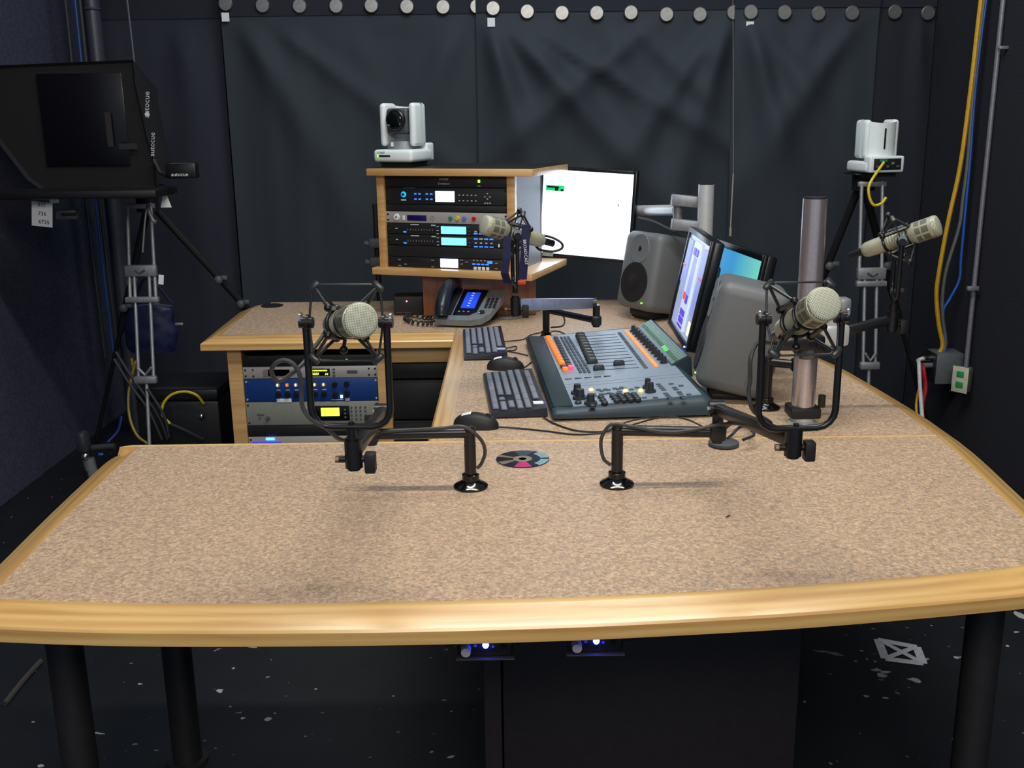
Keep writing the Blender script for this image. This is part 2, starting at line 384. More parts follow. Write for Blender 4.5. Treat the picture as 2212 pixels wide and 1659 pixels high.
def edge(mb, path, prof=PROF, z=.75, side=1, u0=0.0, pin=None, clip=None):
    """sweeps the edge moulding along the outer line; side=1: the board lies to the left of the line"""
    rings = [offs(path, side*d) for d, _ in prof]; n = len(path)
    if pin:
        for r, (d, _) in zip(rings, prof):
            if d > .03:
                for (xa_, xb_, ya_, yb_, q) in pin:                              # sharp inner corners
                    for i, p in enumerate(path):
                        if xa_ < p[0] < xb_ and ya_ < p[1] < yb_: r[i] = V(q)
    if clip:
        for r in rings:
            for i in range(n): r[i].y = min(max(r[i].y, clip[0]), clip[1])
    L = [u0]; S = [0]
    for i in range(1, n): L.append(L[-1]+(V(path[i])-V(path[i-1])).length)
    for j in range(1, len(prof)): S.append(S[-1]+math.hypot(prof[j][0]-prof[j-1][0], prof[j][1]-prof[j-1][1]))
    vs = []; uv = []
    for j, (d, h) in enumerate(prof):
        for i in range(n): vs.append((rings[j][i].x, rings[j][i].y, z+h)); uv.append((L[i], S[j]))
    m = len(prof)
    fs = [[j*n+i, j*n+i+1, ((j+1) % m)*n+i+1, ((j+1) % m)*n+i] for j in range(m) for i in range(n-1)]
    fs += [[j*n for j in range(m)], [j*n+n-1 for j in range(m-1, -1, -1)]]
    mb._add(vs, fs, None, uv); return rings[0]

SEAM = 2.352
fpath = smooth_path([(-.895, SEAM-.001), (-.931, 2.340), (-.949, 2.300), (-.950, 2.20), (-.941, 1.95), (-.928, 1.716), (-.923, 1.60), (-.917, 1.53), (-.900, 1.492), (-.868, 1.4790), (-.811, 1.472), (-.656, 1.457), (-.478, 1.4485), (-.214, 1.4455), (.012, 1.450), (.208, 1.461), (.48, 1.486), (.769, 1.528), (.870, 1.550), (.955, 1.592), (1.004, 1.680), (1.026, 1.80), (1.042, 1.969), (1.066, 2.213), (1.073, SEAM-.001)], 5)
desk = thing('front_desk', 'large front desk with speckled tan top and bowed honey oak front edge', 'desk', (.05, 1.9, 0))
mb = MB(); inner = edge(mb, fpath, pin=[(-2, -.80, 2.262, 3, (-.892, SEAM-.014)), (-2, -.845, 0, 1.555, (-.858, 1.5375))], clip=(-9, SEAM-.0012)); part('wood_edge', mb, OAK, desk, True, sharp=25)
poly = [(p.x, p.y) for p in inner if p.y < 2.24]; poly = [(-.892, SEAM-.014)] + [q for q in poly if q[1] < 2.24] + [(inner[-1].x, SEAM-.014)]
part('desk_top', MB().prism(poly, .706, .750), LAM, desk, True)
mb = MB(); mb._add([(poly[0][0]-.06, SEAM-.014, .7055), (poly[-1][0]+.0, SEAM-.014, .7055), (poly[-1][0]+.0, SEAM-.001, .7055), (poly[0][0]-.04, SEAM-.001, .7055)] + [(poly[0][0]-.045, SEAM-.014, .7502), (poly[-1][0]+.0, SEAM-.014, .7502), (poly[-1][0]+.0, SEAM-.001, .7502), (poly[0][0]-.02, SEAM-.001, .7502)],
    [[0, 1, 2, 3], [4, 5, 6, 7], [0, 1, 5, 4], [1, 2, 6, 5], [2, 3, 7, 6], [3, 0, 4, 7]], None, [(0, 0), (1.9, 0), (1.9, .01), (0, .01)]*2)
part('back_strip', mb, mat('pale_maple_strip', (226, 186, 126), .4), desk, True)
for (x, y) in ((-.872, 1.80), (-.795, 2.18), (.905, 1.80)):
    m = MB().cyl((x, y, .012), (x, y, .704), .034, n=24).cyl((x, y, 0), (x, y, .012), .048, n=24).cyl((x, y, .694), (x, y, .7035), .06, n=20)
    part('leg', m, mat('black_leg_tube', (38, 36, 38), .5), desk, True)

side = thing('side_desk', 'right hand desk section carrying the mixing console, speckled top with oak edges', 'desk', (.4, 3.3, 0))
rp = smooth_path([(1.073, SEAM+.001), (1.071, 2.55), (1.063, 2.69), (1.046, 2.90), (1.026, 3.10), (.996, 3.245), (.95, 3.45), (.88, 3.70), (.78, 3.93), (.66, 4.12), (.52, 4.25)], 5)
mb = MB(); inR = edge(mb, rp, clip=(SEAM+.0012, 9))
PROFL = [(.052, 0), (.006, 0), (0, -.006), (0, -.046), (.052, -.046)]
inL = edge(mb, [V((-.205, 3.585)), V((-.205, SEAM+.001))], PROFL)
part('wood_edge', mb, OAK, side, True, sharp=25)
poly = [(p.x, p.y) for p in inR]; poly[0] = (poly[0][0], SEAM+.0012)
poly += [(.45, 4.29), (-.197, 4.29), (-.197, 3.588), (-.153, 3.584), (-.153, SEAM+.0012)]
part('desk_top', MB().prism(poly, .706, .750), LAM, side, True)
for (x, y) in ((.83, 2.9), (.75, 3.6), (.1, 4.0)):
    part('leg', MB().cyl((x, y, 0), (x, y, .704), .04, n=20), BLKM, side, True)

rd = thing('rack_desk', 'rear left desk wing on an oak rack cabinet', 'desk', (-.65, 3.9, 0))
lp = [V(p) for p in [(-1.03, 4.335), (-1.075, 4.325), (-1.112, 4.28), (-1.128, 4.20), (-1.122, 3.95), (-1.112, 3.592), (-.2062, 3.592)]]
mb = MB(); edge(mb, lp)
part('wood_edge', mb, OAK, rd, True, sharp=25)
part('desk_top', MB().prism([(-1.02, 4.275), (-1.052, 4.262), (-1.067, 4.19), (-1.061, 3.95), (-1.053, 3.651), (-.205, 3.651), (-.205, 4.33), (-1.02, 4.33)], .706, .750), LAM, rd, True)
part('seam_strip', MB().box((-.2012, 3.96, .7285), (.008, .73, .0432)), OAKF, rd, True)
# cabinet under it: stiles, sides, apron, back
y0 = 3.625
xl0, xl1, xr0, xr1 = -1.028, -.978, -.488, -.440
cb = MB().box(((xl0+xl1)/2, y0+.25, .352), (xl1-xl0, .5, .704)).box(((xr0+xr1)/2, y0+.25, .352), (xr1-xr0, .5, .704)).box((-.63, y0+.495, .352), (.78, .012, .70)).box((-.735, y0+.25, .05), (.49, .48, .02))
part('cabinet_frame', cb, OAKF, rd, True)
part('apron', MB().box((-.322, y0+.03, .672), (.232, .02, .064), .002), OAKF, rd, True)
part('end_panel', MB().box((-.218, y0+.25, .352), (.018, .5, .703)), OAKF, rd, True)
for k, (a, b) in enumerate([(.575, .637), (.42, .572), (.26, .417), (.10, .257)]):
    part('drawer_front', MB().box((-.334, y0+.04, (a+b)/2), (.208, .02, b-a-.004), .003), BLKM, rd, True)
    part('edge_trim', MB().box((-.334, y0+.029, b-.004), (.208, .004, .003)), mat('dark_grey_metal_line', (70, 72, 76), .4, .5), rd, True)
solo('cable_grommet', MB().lathe([(.045, 0), (.046, .003), (.040, .005), (.03, .003), (.001, .003)], 28, T(*PZ(588, 661))), BLKM, 'black oval cable grommet in the rear left desk corner', 'grommet')

# ------------------------------------------------------------------ rack gear
class Panel:
    """a rack face seen through its opening: local frame x right, z up, y into the rack"""
    def __init__(s, par, M, W): s.p = par; s.M = M; s.W = W
def unit(label, M, W, z0, z1, face, depth=.27, cat='rack unit', name='rack_unit', ears=True, screw=None, group=None):
    """M: local frame with x across from the left end, z up from the foot of the opening; returns thing"""
    t = thing(name, label, cat, M=M @ T(W/2, 0, z0), group=group)
    h = z1-z0
    part('faceplate', MB().box((0, .004, h/2), (W-.002, .008, h-.0015), .0015), face, t)
    part('chassis', MB().box((0, .01+depth/2, h/2), (W-.05, depth, h-.004)), BLKM, t)
    if ears:
        for sx in (-1, 1):
            for zz in ((.25*h, .75*h) if h < .06 else (.12*h, .88*h)):
                part('screw', MB().cyl((sx*(W/2-.009), -.003, zz), (sx*(W/2-.009), .001, zz), .0035, n=10), screw or BLK, t)
    t['_w'] = W; t['_h'] = h
    return t
def fx(t, f): return -t['_w']/2+f*t['_w']
def fz(t, f): return t['_h']*(1-f)
def disp(t, a, b, c, d, m, frame_m=None, name='display', th=.003):
    x0_, x1_, z1_, z0_ = fx(t, a), fx(t, b), fz(t, c), fz(t, d)
    q = part(name, MB().box(((x0_+x1_)/2, -.001, (z0_+z1_)/2), (x1_-x0_, th, z1_-z0_), .001), m, t)
    return q
def knob(t, a, c, r, m, l=.012, name='knob'):
    return part(name, MB().cyl((fx(t, a), 0, fz(t, c)), (fx(t, a), -l, fz(t, c)), r, r*.85, n=16), m, t)
def btn(t, a, c, w_, h_, m, name='button', th=.003):
    return part(name, MB().box((fx(t, a), -.0015, fz(t, c)), (w_, th, h_), .0006), m, t)
def txt(t, a, c, st, size, m, shear=0.0, name='lettering'):
    return part(name, MB().text(st, size, T(fx(t, a), -.0008, fz(t, c)) @ RX(PI/2), shear=shear), m, t)
LCDY = glow('yellow_green_lcd', (214, 255, 60), 2.2); LEDG = glow('green_led', (110, 255, 50), 5.0); LEDB = glow('blue_led', (50, 70, 255), 40)
CYAN = glow('cyan_lcd', (110, 205, 255), 1.6); WLCD = glow('white_blue_lcd', (228, 236, 255), 2.8); BLUB = glow('blue_lit_key', (50, 120, 255), 1.4)
SILV = mat('silver_faceplate', (186, 180, 176), .4, .3, .04); GREYF = mat('grey_faceplate', (140, 142, 134), .5, .1, .04); BLUEF = mat('deep_blue_faceplate', (24, 62, 130), .4, .1, .06)
DARKD = mat('dark_display', (16, 16, 20), .2)

LM = Matrix.Translation(V((xl1, y0+.008, .062)))
LW = xr0-xl1
# px rows 766..: heights on the opening plane
def lz(py): return PY(665, py, y0+.008).z-.062
zz = [lz(p) for p in (767, 791, 817, 867.5, 918, 942)]
LG = 'rack units under the rear left desk wing'
u = unit('black power strip unit with a green light, top of the under desk rack', LM, LW, zz[1], zz[0], BLKM, ears=False, group=LG)
btn(u, .775, .5, .007, .007, LEDG, 'led'); txt(u, .53, .5, 'POWER', .008, INK, .3)
u = unit('thin silver unit with oval windows and yellow digits, under the black power strip unit', LM, LW, zz[2], zz[1], SILV, group=LG)
disp(u, .15, .355, .2, .82, mat('silver_dark_oval', (150, 146, 142), .3, .3), name='window_surround')
disp(u, .185, .35, .22, .8, DARKD, name='window'); q = disp(u, .48, .645, .2, .8, DARKD, th=.004)
part('digits', MB().text('0000', .013, T(fx(u, .535), -.0035, fz(u, .64)) @ RX(PI/2), shear=.2).text('04', .011, T(fx(u, .62), -.0035, fz(u, .66)) @ RX(PI/2), shear=.2).box((fx(u, .56), -.0035, fz(u, .36)), (.064, .001, .004)).box((fx(u, .50), -.004, fz(u, .36)), (.014, .001, .007)), LCDY, q)
for c in (.28, .54, .8): btn(u, .675, c, .009, .006, TRIGD)
disp(u, .772, .85, .38, .62, TRIGD, name='slot')
for a in (.075, .935): 
    for c in (.25, .78): knob(u, a, c, .0035, BLK, .002, 'screw')
u = unit('deep blue unit with two rows of dark knobs and small lit meters', LM, LW, zz[3], zz[2], BLUEF, screw=INK, group=LG)
for a, m in ((.25, WLCD), (.32, glow('red_led', (255, 90, 50), 3)), (.385, WLCD), (.525, glow('amber_led', (255, 200, 120), 3)), (.592, MATS['amber_led'])):
    knob(u, a, .29, .0085, mat('knob_ring', (180, 160, 130), .4, .4), .003, 'meter_ring'); btn(u, a, .27, .005, .008, m, 'lamp', .008)
    knob(u, a, .68, .0105, BLK)
    btn(u, a+.005, .49, .014, .003, INK, 'legend', .001)
for a, c in ((.675, .28), (.765, .26), (.675, .72), (.765, .66)): knob(u, a, c, .0105, BLK)
btn(u, .722, .8, .008, .011, glow('white_led', (235, 255, 250), 4), 'led'); btn(u, .765, .93, .016, .010, INK, 'badge'); btn(u, .69, .93, .045, .003, INK, 'legend', .001)
disp(u, .235, .347, .86, 1.02, PAPER, name='tape_label')
u = unit('tall grey unit with a bright lime display and keypad, fourth in the under desk rack', LM, LW, zz[4], zz[3], GREYF, group=LG)
disp(u, .475, .775, .19, .82, DARKD, name='display_surround'); disp(u, .562, .70, .27, .62, LCDY, th=.006)
for a in (.79, .825, .858, .895):
    for c in (.27, .43, .6, .77): knob(u, a, c, .004, TRIGD, .003, 'key')
for c in (.36, .52, .68): btn(u, .742, c, .007, .005, GREYF)
btn(u, .472, .24, .005, .006, LEDG, 'led', .006); disp(u, .08, .135, .50, .56, TRIGD, name='slot'); knob(u, .16, .68, .008, TRIGD); knob(u, .10, .67, .004, TRIGD, .003, 'jack')
u = unit('plain black blank panel below the tall grey unit', LM, LW, zz[5], zz[4], BLKM, name='blank_panel', cat='panel', ears=False)
u = unit('silver unit glowing blue at its left end, lowest in view in the under desk rack', LM, LW, zz[5]-.09, zz[5], SILV, group=LG)
btn(u, .165, .10, .03, .008, glow('cyan_blue_led', (40, 130, 255), 14), 'led'); btn(u, .14, .22, .11, .004, LEDB if False else glow('blue_strip', (60, 50, 255), 1.2), 'light_strip')

# hutch on the desk
TH = math.radians(20); FR = V((PY(1112, 480, 3.80).x, 3.80, 0))
ex, ey = V((math.cos(TH), -math.sin(TH), 0)), V((math.sin(TH), math.cos(TH), 0))
HW = .560; ztop = PY(1100, 365, 3.80).z; zbot = PY(1100, 603, 3.80).z
HO = FR - ex*HW; HO.z = zbot
HM = frame(HO, ex, ey, (0, 0, 1)); Hh = ztop-zbot
ht = thing('rack_hutch', 'oak framed equipment rack box raised on a red brown pedestal', 'rack cabinet', M=HM)
BT = .026
part('top_board', MB().box((HW/2+.028, .19, Hh-BT/2), (HW+.105, .44, BT), .002), OAKF, ht)
part('top_cover', MB().box((HW/2+.028, .20, Hh+.0012), (HW+.095, .40, .0025)), BLKM, ht, label='black laminate top surface')
part('bottom_board', MB().box((HW/2+.028, .19, BT/2), (HW+.095, .44, BT), .002), OAKF, ht)
SW = .030
part('side_panel', MB().box((SW/2, .012, Hh/2), (SW, .024, Hh-2*BT), .001), OAKF, ht)
part('side_panel', MB().box((HW-SW/2, .012, Hh/2), (SW, .024, Hh-2*BT), .001), OAKF, ht)
GLAM = mat('grey_laminate', (92, 94, 98), .45)
part('side_wall', MB().box((HW-SW/2, .165, Hh/2), (SW-.002, .28, Hh-2*BT)), GLAM, ht, label='grey laminate side wall')
part('side_wall', MB().box((SW/2, .165, Hh/2), (SW-.002, .28, Hh-2*BT)), GLAM, ht)
part('back_panel', MB().box((HW/2, .31, Hh/2), (HW, .01, Hh-2*BT)), BLKM, ht)
pf = PZ(918, 692); pr_ = PZ(1165, 690)
pc = HM.inverted() @ V(((pf.x+pr_.x)/2, 3.87+.12, .75))
part('pedestal', MB().box((-.122, 4.065, (.752+zbot)/2), (.440, .22, zbot-.753), .003), CHERRY, ht, True)
IW = HW-2*SW; IH = Hh-2*BT
UM = HM @ T(SW, .012, BT)
def hz(f): return IH*(1-f)
UG = 'rack units in the raised oak rack box'
u = unit('black unit with grey lettering and a green light, top of raised rack box', UM, IW, hz(.125), hz(0), BLKM, ears=False, group=UG)
txt(u, .49, .32, 'POWER', .011, INK, .3); txt(u, .49, .68, 'Conditioner', .010, INK, .3); btn(u, .775, .45, .008, .010, LEDG, 'led'); btn(u, .775, .85, .012, .003, INK, 'legend', .001)
u = unit('black unit with bright white blue display and small blue keys', UM, IW, hz(.31), hz(.127), BLKM, group=UG)
disp(u, .42, .575, .20, .82, WLCD); knob(u, .155, .42, .011, glow('cyan_ring', (20, 150, 235), 1.6), .004, 'lit_ring'); knob(u, .155, .42, .006, BLK, .008)
for a in (.255, .29, .35, .387):
    for c in (.38, .68): btn(u, a, c, .009, .005, BLUB, 'key')
for i in range(5):
    for c in (.42, .74): btn(u, .615+i*.033, c, .006, .004, INK, 'key')
for a, c in ((.84, .32), (.82, .5), (.86, .5), (.84, .62), (.82, .86), (.84, .86), (.86, .86)): btn(u, a, c, .006, .004, INK, 'key')
btn(u, .205-.05, .75, .022, .006, INK, 'legend', .001); btn(u, .205, .04, .05, .003, TRIGD, 'legend', .001)
u = unit('plain black blank panel above the silver unit with coloured buttons', UM, IW, hz(.385), hz(.312), BLKM, name='blank_panel', cat='panel', ears=False)
u = unit('silver unit with green, yellow, blue and red buttons', UM, IW, hz(.512), hz(.387), SILV, group=UG)
disp(u, .18, .34, .3, .78, mat('navy_display', (24, 16, 92), .3)); knob(u, .09, .5, .013, WHITE, .005, 'dial'); knob(u, .09, .5, .004, TRIGD, .007, 'hub')
btn(u, .15, .56, .009, .018, WHITE, 'badge'); 
for a, c in ((.54, (30, 140, 100)), (.597, (230, 190, 30)), (.652, (90, 120, 220)), (.73, (205, 20, 40))):
    knob(u, a, .5, .0085, mat('button_%d' % c[0], c, .3), .008, 'button')
for a, c in ((.375, .5), (.39, .35), (.39, .65), (.405, .5)): btn(u, a, c, .005, .003, GREYF)
for k in range(2):
    f0 = .514+k*.121
    u = unit('black playback unit with a cyan display, directly below the silver unit' if k == 0 else 'black playback unit with a cyan display, second below the silver unit', UM, IW, hz(f0+.119), hz(f0), BLKM, group=UG)
    disp(u, .458, .663, .2, .88, CYAN)
    btn(u, .24, .12, .035, .004, INK, 'legend', .001); btn(u, .395, .14, .018, .005, INK, 'legend', .001); btn(u, .155, .8, .012, .005, BLUB, 'key'); btn(u, .085, .5, .01, .004, INK, 'legend', .001)
    for i in range(10): btn(u, .18+i*.023, .58, .0025, .007, TRIG, 'tick', .001)
    for c in (.25, .6, .9): btn(u, .43, c, .01, .003, INK, 'legend', .001); btn(u, .688, c, .008, .004, TRIGD, 'button')
    for i in range(4):
        btn(u, .74+i*.042, .25 if k else .8, .015, .005, BLUB if k == 0 or i != 1 else INK, 'key'); btn(u, .74+i*.042, .62, .009, .005, INK, 'key')
        if k: btn(u, .74+i*.042, .95, .015, .004, BLUB, 'key')
    if k: btn(u, .925, .8, .006, .012, INKW, 'switch')
u = unit('plain black blank panel below the two cyan displays', UM, IW, hz(.88), hz(.757), BLKM, name='blank_panel', cat='panel', ears=False)
u = unit('black recorder with white blue display and white keys, bottom of the raised rack box', UM, IW, hz(1.0), hz(.882), BLKM, group=UG)
disp(u, .445, .59, .06, .86, WLCD); disp(u, .17, .36, .15, .7, mat('tray_black', (30, 34, 38), .3), name='disc_tray')
for i in range(4): btn(u, .73+i*.034, .84, .012, .011, INKW, 'key'); btn(u, .72+i*.036, .46, .013, .005, BLUB, 'key'); btn(u, .72+i*.03, .12, .006, .004, INK, 'key')
btn(u, .85, .25, .02, .010, BLUB, 'key'); 
for a, c in ((.10, .3), (.10, .85), (.15, .7), (.38, .25), (.38, .85), (.62, .15), (.62, .5), (.66, .3), (.9, .3), (.9, .8)): btn(u, a, c, .012, .004, TRIG, 'legend', .001)

# ------------------------------------------------------------------ microphones, shock mounts, boom arms
def mic(head, tail, label, twist=0.0, group='broadcast microphones'):
    """head: centre of the wire grille; tail: rear end of the body"""
    head, tail = V(head), V(tail); az = (head-tail).normalized(); ax = az.cross(V((0, 0, 1))).normalized(); ay = az.cross(ax)
    c = head - az*.066
    M = frame(c, ax, ay, az) @ RZ(twist)
    t = thing('microphone', label, 'microphone', M=M, group=group)
    part('body', MB().lathe([(.001, -.134), (.013, -.134), (.0165, -.130), (.0195, -.122), (.0208, -.10), (.0212, -.035), (.0222, -.012), (.0255, -.002), (.0268, .002), (.0268, .050), (.025, .052)], 40), BEIGE, t)
    r = MB()
    for k in range(8): r.torus((0, 0, -.062+k*.007), .0214, .0013, n=36, k=6)
    part('ribs', r, BEIGE, t)
    sl = MB()
    for z0_, z1_ in ((.008, .020), (.024, .040)):
        for k in range(8):
            a0 = 2*PI*k/8+.1; sl.grid(lambda u, v: V((.0270*math.cos(a0+u*.58), .0270*math.sin(a0+u*.58), z0_+(z1_-z0_)*v)), 5, 1, uv=False)
    part('vent_slots', sl, BEIGED, t)
    part('rim', MB().torus((0, 0, .050), .0262, .0014, n=40), BEIGE, t)
    prof = [(.0262, .050), (.0262, .054), (.0256, .0568), (.0240, .0585)] + [(r, .0585+.0028*(1-(r/.024)**2)) for r in (.020, .015, .010, .005, .001)]
    part('wire_grille', MB().lathe(prof, 40, uv=True), GRILLE, t)
    part('connector', MB().cyl((0, 0, -.134), (0, 0, -.168), .0095, n=16), BLK, t)
    return t, M
def mount(M, label, right=None, drop=.172, half=.0645, twist=0.0, group='suspension mounts'):
    """suspension frame round a microphone with frame M, held in a U shaped yoke"""
    c = M @ V((0, 0, -.040)); az = (M.to_3x3() @ V((0, 0, 1))).normalized()
    rt = V(right).normalized() if right is not None else az.cross(V((0, 0, 1))).normalized()
    rt = (rt - az*rt.dot(az)*.0).normalized(); up = rt.cross(az).normalized()
    if up.z < 0: up = -up
    fa = up.cross(rt).normalized()
    if fa.dot(az) < 0: fa = -fa
    t = thing('shock_mount', label, 'microphone mount', c-V((0, 0, drop)), group=group)
    hx, hz_ = half*.84, .060
    def W(x, y, z): return c+rt*x+fa*y+up*z
    MET = mat('dark_mount_metal', (58, 60, 62), .35, .5)
    fr = MB()
    for sz in (1, -1): fr.tube([W(-hx*.85, 0, sz*hz_*.93), W(-hx*.72, 0, sz*hz_), W(hx*.72, 0, sz*hz_), W(hx*.85, 0, sz*hz_*.93)], .0019, 8, curve=False)
    for sx in (1, -1): fr.tube([W(sx*hx, 0, hz_*.9), W(sx*(hx+.004), 0, 0), W(sx*hx*.96, 0, -hz_*.9)], .0019, 8)
    part('outer_frame', fr, MET, t, True)
    for sx in (1, -1):
        for sz in (1, -1):
            k = W(sx*hx*.94, 0, sz*hz_*.95)
            part('corner_joint', MB().box((0, 0, 0), (.021, .012, .011), .004, M=frame(k, rt, fa, up) @ RY(sx*sz*.75)), MATS['dark_mount_metal'], t, True)
            bx, bz = sx*.0205, sz*.0205
            a, b = W(bx*1.05, .030, bz*1.05), W(bx*1.15, -.035, bz*1.15)
            part('tension_rod', MB().tube([k, a], .0027, 8, curve=False).tube([k, b], .0027, 8, curve=False), MET, t, True)
            part('cradle_bar', MB().cyl(a, b, .0045, n=10).sph(a, .0065).sph(b, .0075), BLK, t, True)
    part('clamp_ring', MB().torus(M @ V((0, 0, -.072)), .0235, .0035, az, 32), BLK, t, True)
    part('clamp_ring', MB().torus(M @ V((0, 0, -.012)), .0250, .0022, az, 32), BLK, t, True)
    part('thumb_knob', MB().cyl(W(-.006, -.02, -.026), W(-.008, -.02, -.038), .003, n=8).sph(W(-.008, -.02, -.043), .007), BLK, t, True)
    hr = V((rt.x, rt.y, rt.z)).normalized()
    def Y(x, z): return c+hr*x+V((0, 0, z))
    R = .030; H = drop
    pts = [Y(-half, .004), Y(-half, -(H-R))] + [Y(-half+R-R*math.cos(a), -(H-R)-R*math.sin(a)) for a in (.4, .8, 1.2)] + [Y(-half+R, -H), Y(half-R, -H)] + [Y(half-R+R*math.sin(a), -(H-R)-R*math.cos(a)) for a in (.4, .8, 1.2)] + [Y(half, -(H-R)), Y(half, .004)]
    part('yoke', MB().tube(pts, .0058, 10, curve=False), BLK, t, True, sharp=60)
    for sx in (-1, 1):
        part('pivot_bolt', MB().cyl(Y(sx*(half-.012), 0), Y(sx*(half+.010), 0), .009, n=16).cyl(Y(sx*(half-.006), 0), Y(sx*(half-.002), 0), .013, n=16), BLK, t, True)
        part('washer', MB().cyl(Y(sx*(half+.006), .006), Y(sx*(half+.009), .006), .010, n=16), CHROME, t, True)
    part('yoke_stud', MB().cyl(Y(0, -H-.002), Y(0, -H-.022), .008, n=14).cyl(Y(0, -H+.008), Y(0, -H-.002), .005, n=10), BLK, t, True)
    return t, c, Y
def base_flange(t, p, r=.036, m=GBLK):
    part('base_flange', MB().lathe([(r, 0), (r, .004), (r*.86, .008), (r*.58, .013), (r*.5, .017), (r*.5, .028), (r*.42, .030)], 36, T(p[0], p[1], .7502)), m, t, True)
ARMM = mat('black_arm_tube', (24, 24, 26), .28)
def boom(label, base, ztop, arm_end, elbow_top, knuckle, knuckle_top, knobdir=1, metal=None, fore=None, group='desk boom arms'):
    m = metal or ARMM
    t = thing('boom_arm', label, 'microphone arm', (base[0], base[1], .75), group=group)
    base_flange(t, base)
    part('post', MB().cyl((base[0], base[1], .765), (base[0], base[1], ztop+.006), .0122, n=20).cyl((base[0], base[1], .84), (base[0], base[1], .842), .0127, n=20), ARMM, t, True)
    e = V(arm_end); part('lower_arm', MB().cyl((base[0], base[1], ztop-.008), e, .0115, n=18).sph((base[0], base[1], ztop-.006), .0135), m, t, True)
    et = V(elbow_top)
    part('elbow', MB().cyl(e-V((0, 0, .022)), V((e.x, e.y, et.z-.006)), .012, n=16).cyl(et-V((.016, 0, 0)), et+V((.016, 0, 0)), .017, n=20).box(e+V((0, 0, .0)), (.034, .03, .034), .006), BLK, t, True)
    part('elbow_bolt', MB().cyl(et+V((-.020, 0, 0)), et+V((-.016, 0, 0)), .007, n=6), CHROME, t, True)
    k = V(knuckle); d = (k-et).normalized(); sd = d.cross(V((0, 0, 1))).normalized(); up = sd.cross(d)
    L = (k-et).length
    part('forearm', MB().box((0, L/2, 0), (.018 if fore else .020, L, .034 if fore else .024), .004, M=frame(et, sd, d, up)), fore or m, t, True)
    part('knuckle', MB().cyl(k-V((0, 0, .030)), V((k.x, k.y, knuckle_top)), .0105, n=16).cyl(k-V((0, 0, .026)), k+V((0, 0, .022)), .0145, n=18).cyl(k+V((-.024, 0, -.012)), k+V((.024, 0, -.012)), .006, n=12), BLK, t, True)
    part('clamp_knob', MB().box(k+V((knobdir*.027, 0, -.018)), (.018, .022, .034), .003, M=None), MATS['dark_grey_metal_line'] if False else BLKM, t, True)
    part('knob_bolt', MB().cyl(k+V((-knobdir*.024, 0, -.012)), k+V((-knobdir*.030, 0, -.012)), .006, n=6), mat('brass_bolt', (120, 104, 80), .4, .6), t, True)
    return t
def cable(name, pts, r, m, label, group=None, cat='cable', n=7): return solo(name, MB().tube(pts, r, n, sub=6), m, label, cat, group)

# front left
t1, M1 = mic(PY(784, 691, 1.500), PY(712, 702, 1.70), 'fawn microphone nearest the left, its round wire grille facing the camera', .4)
s1, c1, Y1 = mount(M1, 'black suspension frame and yoke holding the front left microphone', right=(1, -.06, 0), drop=.172)
boom('black desk boom arm reaching left from the post left of the disc', (-.089, 2.032), .877, (-.293, 2.032, .868), (-.268, 2.045, .913), (c1.x, c1.y+.004, .972), c1.z-.172-.018, 1)
# front right
t2, M2_ = mic(PY(1787, 652, 1.530), PY(1697, 712, 1.70), 'fawn microphone in front of the thick aluminium pole, grille facing the camera', .9)
s2, c2, Y2 = mount(M2_, 'black suspension frame and yoke holding the microphone before the aluminium pole', right=(1, .06, 0), drop=.185)
boom('black desk boom arm reaching right from the post right of the disc', (.217, 2.034), .877, (.424, 2.034, .862), (.424, 2.05, .908), (c2.x-.002, c2.y+.004, .972), c2.z-.185-.018, 1)
# rear, in front of the rack box
t3, M3_ = mic(PY(1040, 484, 2.72), PY(1150, 514, 2.80), 'fawn microphone side-on in front of the raised rack box', .2)
s3, c3, Y3 = mount(M3_, 'dark suspension frame holding the side-on microphone before the rack box', right=(.10, -1, 0), drop=.140)
# right, beyond the pole
t4, M4_ = mic(PY(2034, 484, 2.50), PY(1880, 537, 2.60), 'fawn microphone right of the pole pointing up to the right', .3)
s4, c4, Y4 = mount(M4_, 'dark suspension frame holding the microphone at the right beside the tripod', right=(.25, 1, 0), drop=.145)
# rear boom arm with blue lit bar
bp = V((.121, 3.500)); zt = PY(1180, 664, 3.5).z
a_end = PY(1288, 692, 3.36); el = PY(1278, 655, 3.36); kn = V((c3.x, c3.y, PY(1108, 655, 2.80).z))
BAR = mat('blue_lit_grey_bar', (160, 168, 186), .35, .4)  # grey metal, the monitor's blue light mixed into its colour
boom('boom arm with a satin bar behind the mixing console, rising before the rack box', (bp.x, bp.y), zt, a_end, el, kn, c3.z-.150-.018, 1, fore=BAR)
# right boom arm
e4 = PY(1830, 694, 2.60); k4 = V((c4.x, c4.y, c4.z-.145-.06))
boom('black boom arm standing between the grey speaker and the thick pole', (.668, 2.60), PY(1690, 775, 2.60).z, V((.735, 2.565, PY(1700, 770, 2.62).z-.01)), V((.748, 2.57, PY(1690, 752, 2.6).z+.03)), k4, c4.z-.145-.018, 1)

